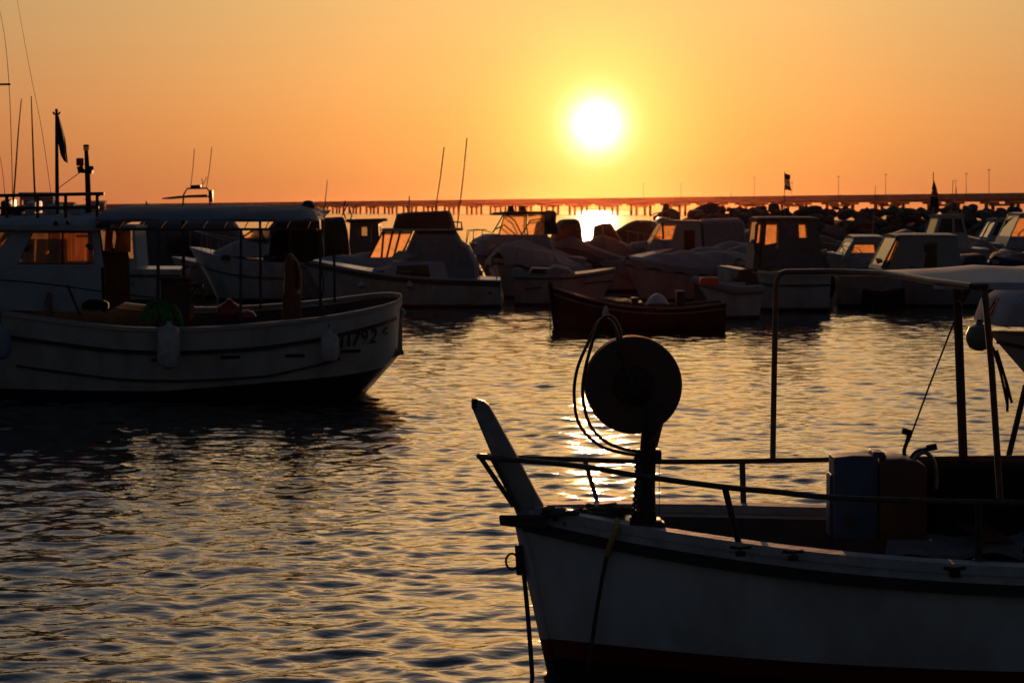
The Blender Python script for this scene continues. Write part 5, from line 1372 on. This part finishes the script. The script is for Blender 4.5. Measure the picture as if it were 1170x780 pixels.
# hulls behind the central group and between
for i, (a, b_, wl_, cov, lab) in enumerate((
        (862, 948, 322, [(872, 292), (878, 270), (900, 264), (930, 266), (938, 292)], 'boat under a dark cover behind the tall enclosure, close under the breakwater'),
        (820, 905, 316, [(832, 286), (838, 268), (860, 262), (880, 268), (886, 286)], 'low covered boat behind the canvas of the pilot house boat'),
        (1010, 1078, 314, [(1016, 284), (1022, 268), (1040, 262), (1056, 268), (1060, 284)], 'low covered boat close under the rocks, left of the hardtop cruiser'),
        (440, 548, 325, [(452, 300), (460, 286), (500, 280), (530, 284), (540, 300)], 'low covered boat behind the flybridge cruiser'),
        (585, 660, 321, [(596, 292), (602, 276), (625, 270), (645, 276), (650, 292)], 'small covered boat behind the bimini cruiser'))):
    B = Boat('covered_boat', lab, a, b_, wl_, 2.3, [(0, .95), (.5, 1.0), (1, 1.3)], 'motor boat')
    B.hull(HG() if i % 2 else HB()); B.solid('canvas_cover', brown_cloth() if i in (0, 3) else grey_cloth(), cov, -.85, .85, bevel=.05)
    B.deck_rail('railing', steel(), h=.35, t0=.65)

# K: dark wooden open boat, bow left
B = Boat('wooden_boat', 'dark brown open wooden boat moored in front of the white boats', 630, 826, 378.5, 1.9, [(0, .58), (.3, .48), (.6, .54), (.85, .73), (1, .90)], 'rowing boat', rake=.12, p=2.3, mid=.45, ts=.7)
bh = hull_mat('brown_hull', (.032, .018, .014), (.012, .010, .009), .08, rough=.8)
B.hull(bh, thick=.05, sole=.15, deck_from=.86)
B.strake('gunwale', mat('pale_rail_paint', (.14, .125, .12), .8, spec=.1, noise=.3), 1.0, out=-.02, dz=.01, flat=(.10, .035), t1=.99); B.strake('rubbing_strake', mat('pale_rail_paint', 0), .88, out=.015, flat=(.03, .035), t1=.99)
for x in (700, 752, 796): B.solid('thwart', wood(), [(x, 356), (x, 353), (x + 9, 353), (x + 9, 356)], -.75, .75, bevel=.004, taper=1)
MB().tube([B.pt(1, v) + Vector((.02, 0, 0)) for v in (0, .3, .6, 1)] + [B.pt(1, 1) + Vector((.03, 0, .12))], .04, 8).build('stem', bh, B.root)
KB = B
def onto(o, label, cat): o.matrix_world = KB.M; tag(o, label, cat)
b = MB(); rows = []
for i in range(9): rows.append([B.p(lerp(738, 764, i / 8), 348 - 12 * math.sin(PI * i / 8) ** .8 * math.sin(PI * (j + .5) / 7) + (1 if j in (0, 6) else 0), lerp(.5, -.4, j / 6)) for j in range(7)])
b.sheet(rows, th=.02); onto(b.build('net_pile', pale_cloth()), 'pale heap of netting inside the dark wooden boat', 'net')
for x, y, w_, h_, l in ((726, 349, 8, 9, 'left'), (778, 346, 10, 14, 'right')):
    o = B.solid('crate', dark(), [(x - w_ / 2, y + 4), (x - w_ / 2, y - h_), (x + w_ / 2, y - h_), (x + w_ / 2, y + 4)], -.2, .2, bevel=.01); o.parent = None; onto(o, 'dark crate standing in the wooden boat, to the %s of the pale net heap' % l, 'crate')
fender('slim pale fender on the dark wooden boat', B.M @ B.p(692, 352, .98), .26, .07)
MB().tube([(0, 0, 0), (-.04, 0, -.5), (.03, 0, -.9)], .012, 6).build('mooring_rope', rope_m()).matrix_world = B.M @ Matrix.Translation(B.p(627, 346, 0))
tag(bpy.data.objects['mooring_rope.001'] if 'mooring_rope.001' in bpy.data.objects else bpy.data.objects['mooring_rope'], 'short dark rope hanging at the stem of the dark wooden boat', 'rope')

# S: white bow coming in at the right edge
B = Boat('motor_boat', 'white bow with a round fender and bright raked windscreen entering from the right edge', 1128, 1500, 0, 2.2, [(0, 1.1), (.5, 1.2), (1, 1.42)], 'motor boat', d=17.6, rake=1.35, p=2.2, mid=.4, draft=.3)
B.hull(hull_mat('right_hull_paint', (.36, .37, .38), (.02, .02, .025), .12, rough=.35), deck_from=None)
B.strake('rubbing_strake', dkp, .93, out=.01, flat=(.03, .04))
B.solid('deckhouse', WT(), [(1140, 374), (1150, 346), (1168, 335), (1320, 330), (1320, 374)], -.6, .6, bevel=.04)
B.panes(amber(), [[(1125, 366, .2), (1128, 366, .2), (1141, 341, .2), (1138, 341, .2)]], frame=dkp, fr=.008)
fender('round dark fender hanging at the bow of the boat at the right edge', B.M @ B.p(1119, 370, .15), .26, .13, mat('olive_fender', (.12, .12, .10), .5, noise=.3))
rp = MB()
for pts in ([(1134, 396), (1143, 425), (1151, 462)], [(1134, 396), (1148, 430), (1156, 460)], [(1139, 400), (1150, 440), (1151, 470)]): rp.tube(curve([B.p(*q, .05) for q in pts], 5), .014, 6)
o = rp.build('mooring_rope', rope_m()); o.matrix_world = B.M; tag(o, 'bundle of dark mooring ropes falling from the bow of the boat at the right edge', 'rope')
rp = MB(); rp.tube([B.p(1172, 440, -.5), B.p(1160, 490, -.5), B.p(1148, 540, -.5)], .03, 6)
o = rp.build('mooring_line', rope_m()); o.matrix_world = B.M; tag(o, 'thick dark line slanting down beside the canopy leg at the right edge', 'rope')

B = Boat('covered_boat', 'boat under a big blue grey canvas, seen through the open middle of the left boat', 160, 300, 333, 2.5, [(0, .95), (.5, 1.0), (1, 1.35)], 'motor boat')
B.hull(HB()); B.solid('canvas_enclosure', mat('slate_canvas', (.085, .095, .115), .85, noise=.25, scale=6, bump=.4), [(150, 304), (152, 258), (158, 252), (262, 251), (270, 262), (282, 282), (286, 304)], -.95, .95, bevel=.05)
b = MB(); rg = random.Random(4)
for k in range(26):
    x = rg.uniform(192, 222); b.tube(curve([B.p(x + rg.uniform(-8, 8), rg.uniform(266, 306), rg.uniform(1.05, 1.25)) for _ in range(4)], 4), rg.uniform(.008, .02), 5)
o = b.build('hanging_nets', dkp); o.matrix_world = B.M; tag(o, 'dark tangle of nets and lines hanging on the blue grey canvas boat', 'net')
B = Boat('motor_boat', 'low white boat with dark coachroof behind the brown box of the left boat', 196, 330, 341, 2.2, [(0, .9), (.5, .95), (1, 1.2)], 'motor boat')
B.hull(HG()); B.solid('coachroof', mat('slate_canvas', (.085, .095, .115)), [(214, 306), (226, 292), (300, 290), (316, 306)], -.8, .8, bevel=.05)

# bow-on and angled boats packed between the broadside ones
for (px, wl_, yaw_, L_, beam, hm_, cm_, hs, lab) in (
    (566, 344, 1.15, 5.2, 2.3, HG, grey_cloth, [(0, .3), (.25, .55), (.6, .75), (.85, .5), (1, .1)], 'rounded grey tarpaulined boat, bow on, between the flybridge cruiser and the outboard boat'),
    (618, 337, .9, 5.5, 2.4, HG, brown_cloth, [(0, .4), (.4, .9), (.7, .5), (1, .05)], 'brown covered boat angled behind the stern of the outboard boat'),
    (712, 347, .5, 5.0, 2.1, HG, grey_cloth, [(0, .2), (.3, .55), (.55, .5), (1, .05)], 'low boat under grey sheeting behind the middle of the dark wooden boat'),
    (775, 342, .8, 5.6, 2.3, HG, mat_rosy, [(0, .2), (.5, .75), (.8, .4), (1, .05)], 'tarpaulined boat angled behind the stern of the dark wooden boat'),
    (845, 349, 1.2, 5.0, 2.1, HW, grey_cloth, [(0, .1), (.5, .35), (1, .02)], 'white boat, bow on, between the tender and the tall enclosure boat'),
    (1132, 346, .6, 5.2, 2.2, HG, blue_cloth, [(0, .3), (.5, .6), (1, .05)], 'blue covered boat right of the pale high sided boat'),
    (335, 349, .5, 5.5, 2.2, HG, grey_cloth, [(0, .2), (.5, .5), (1, .05)], 'grey covered boat seen behind the hanging oilskins'),
    (840, 322, .5, 6.0, 2.4, HG, brown_cloth, [(0, .4), (.5, .9), (1, .1)], 'brown covered boat close under the boulders, behind the pilot house'),
):
    B = Boat('covered_boat', lab, px, px + 60, wl_, beam, [(0, .85), (.5, .85), (1, 1.2)], 'motor boat', yaw=yaw_, Lm=L_, rake=.7)
    B.hull(hm_()); B.strake('rubbing_strake', dkp, .88, flat=(.03, .05)); B.tarp('tarpaulin', cm_(), hs, seed=px)
    if px in (566, 845, 905, 1132): B.deck_rail('railing', steel(), h=.4, t0=.55)
# aerials rising over the row
for px, y0, y1, wl_, lab in ((366, 250, 205, 345, 'faint whip aerial rising above the right end of the grey canopy'), (835, 262, 218, 320, 'thin aerial above the boats in front of the breakwater, left of the small flag'), (1003, 270, 212, 330, 'thin mast in front of the breakwater between the two flags')):
    d = H * FP / (wl_ - 240); a, b = W(px, y0, d), W(px + 4, y1, d); o = thing('mast', lab, 'mast', (a.x, d + 1, 0.6))
    MB().tube([(0, 0, 0), (0, 0, a.z - .6), (b.x - a.x, 0, b.z - .6)], [.02, .018, .008], 6).build('pole', steel(), o)

# bow lines running down to the water between the moored boats
for i, (x0, y0, x1, y1, wl_, lab) in enumerate(((352, 322, 344, 352, 351, 'bow line of the flybridge cruiser dropping to the water'), (557, 312, 540, 350, 346, 'bow line of the rounded grey tarpaulined boat'),
        (842, 318, 836, 352, 349, 'bow line of the white bow-on boat beside the tender'), (1002, 318, 996, 350, 351, 'bow line of the pale high sided boat'))):
    d = H * FP / (wl_ - 240) - .1; a, b = W(x0, y0, d + .6), W(x1, y1, d - .6); b.z = -.05
    o = thing('mooring_line', lab, 'rope', b); q = a - b
    MB().tube(curve([(0, 0, 0), q * .5 + Vector((0, 0, -.12)), q], 6), .013, 5).build('line', rope_m(), o)
# ------------------------------------------------------------------ haze
def make_haze():
    b = MB(); x, y0, y1, z0, z1 = 2200, -40, 3700, -3, 24
    b.hexa([(-x, y0, z0), (x, y0, z0), (x, y1, z0), (-x, y1, z0), (-x, y0, z1), (x, y0, z1), (x, y1, z1), (-x, y1, z1)])
    m = bpy.data.materials.new('evening_haze'); m.use_nodes = True
    nt = m.node_tree; nt.nodes.remove(nt.nodes['Principled BSDF'])
    v = nt.nodes.new('ShaderNodeVolumePrincipled'); v.inputs['Color'].default_value = (1.0, .32, .15, 1)
    v.inputs['Density'].default_value = HAZE; v.inputs['Anisotropy'].default_value = HAZE_G
    nt.links.new(v.outputs[0], nt.nodes['Material Output'].inputs['Volume'])
    tag(b.build('haze', m, smooth=False), kind='stuff')


HAZE, HAZE_G = 0.0000090, 0.94
make_haze()
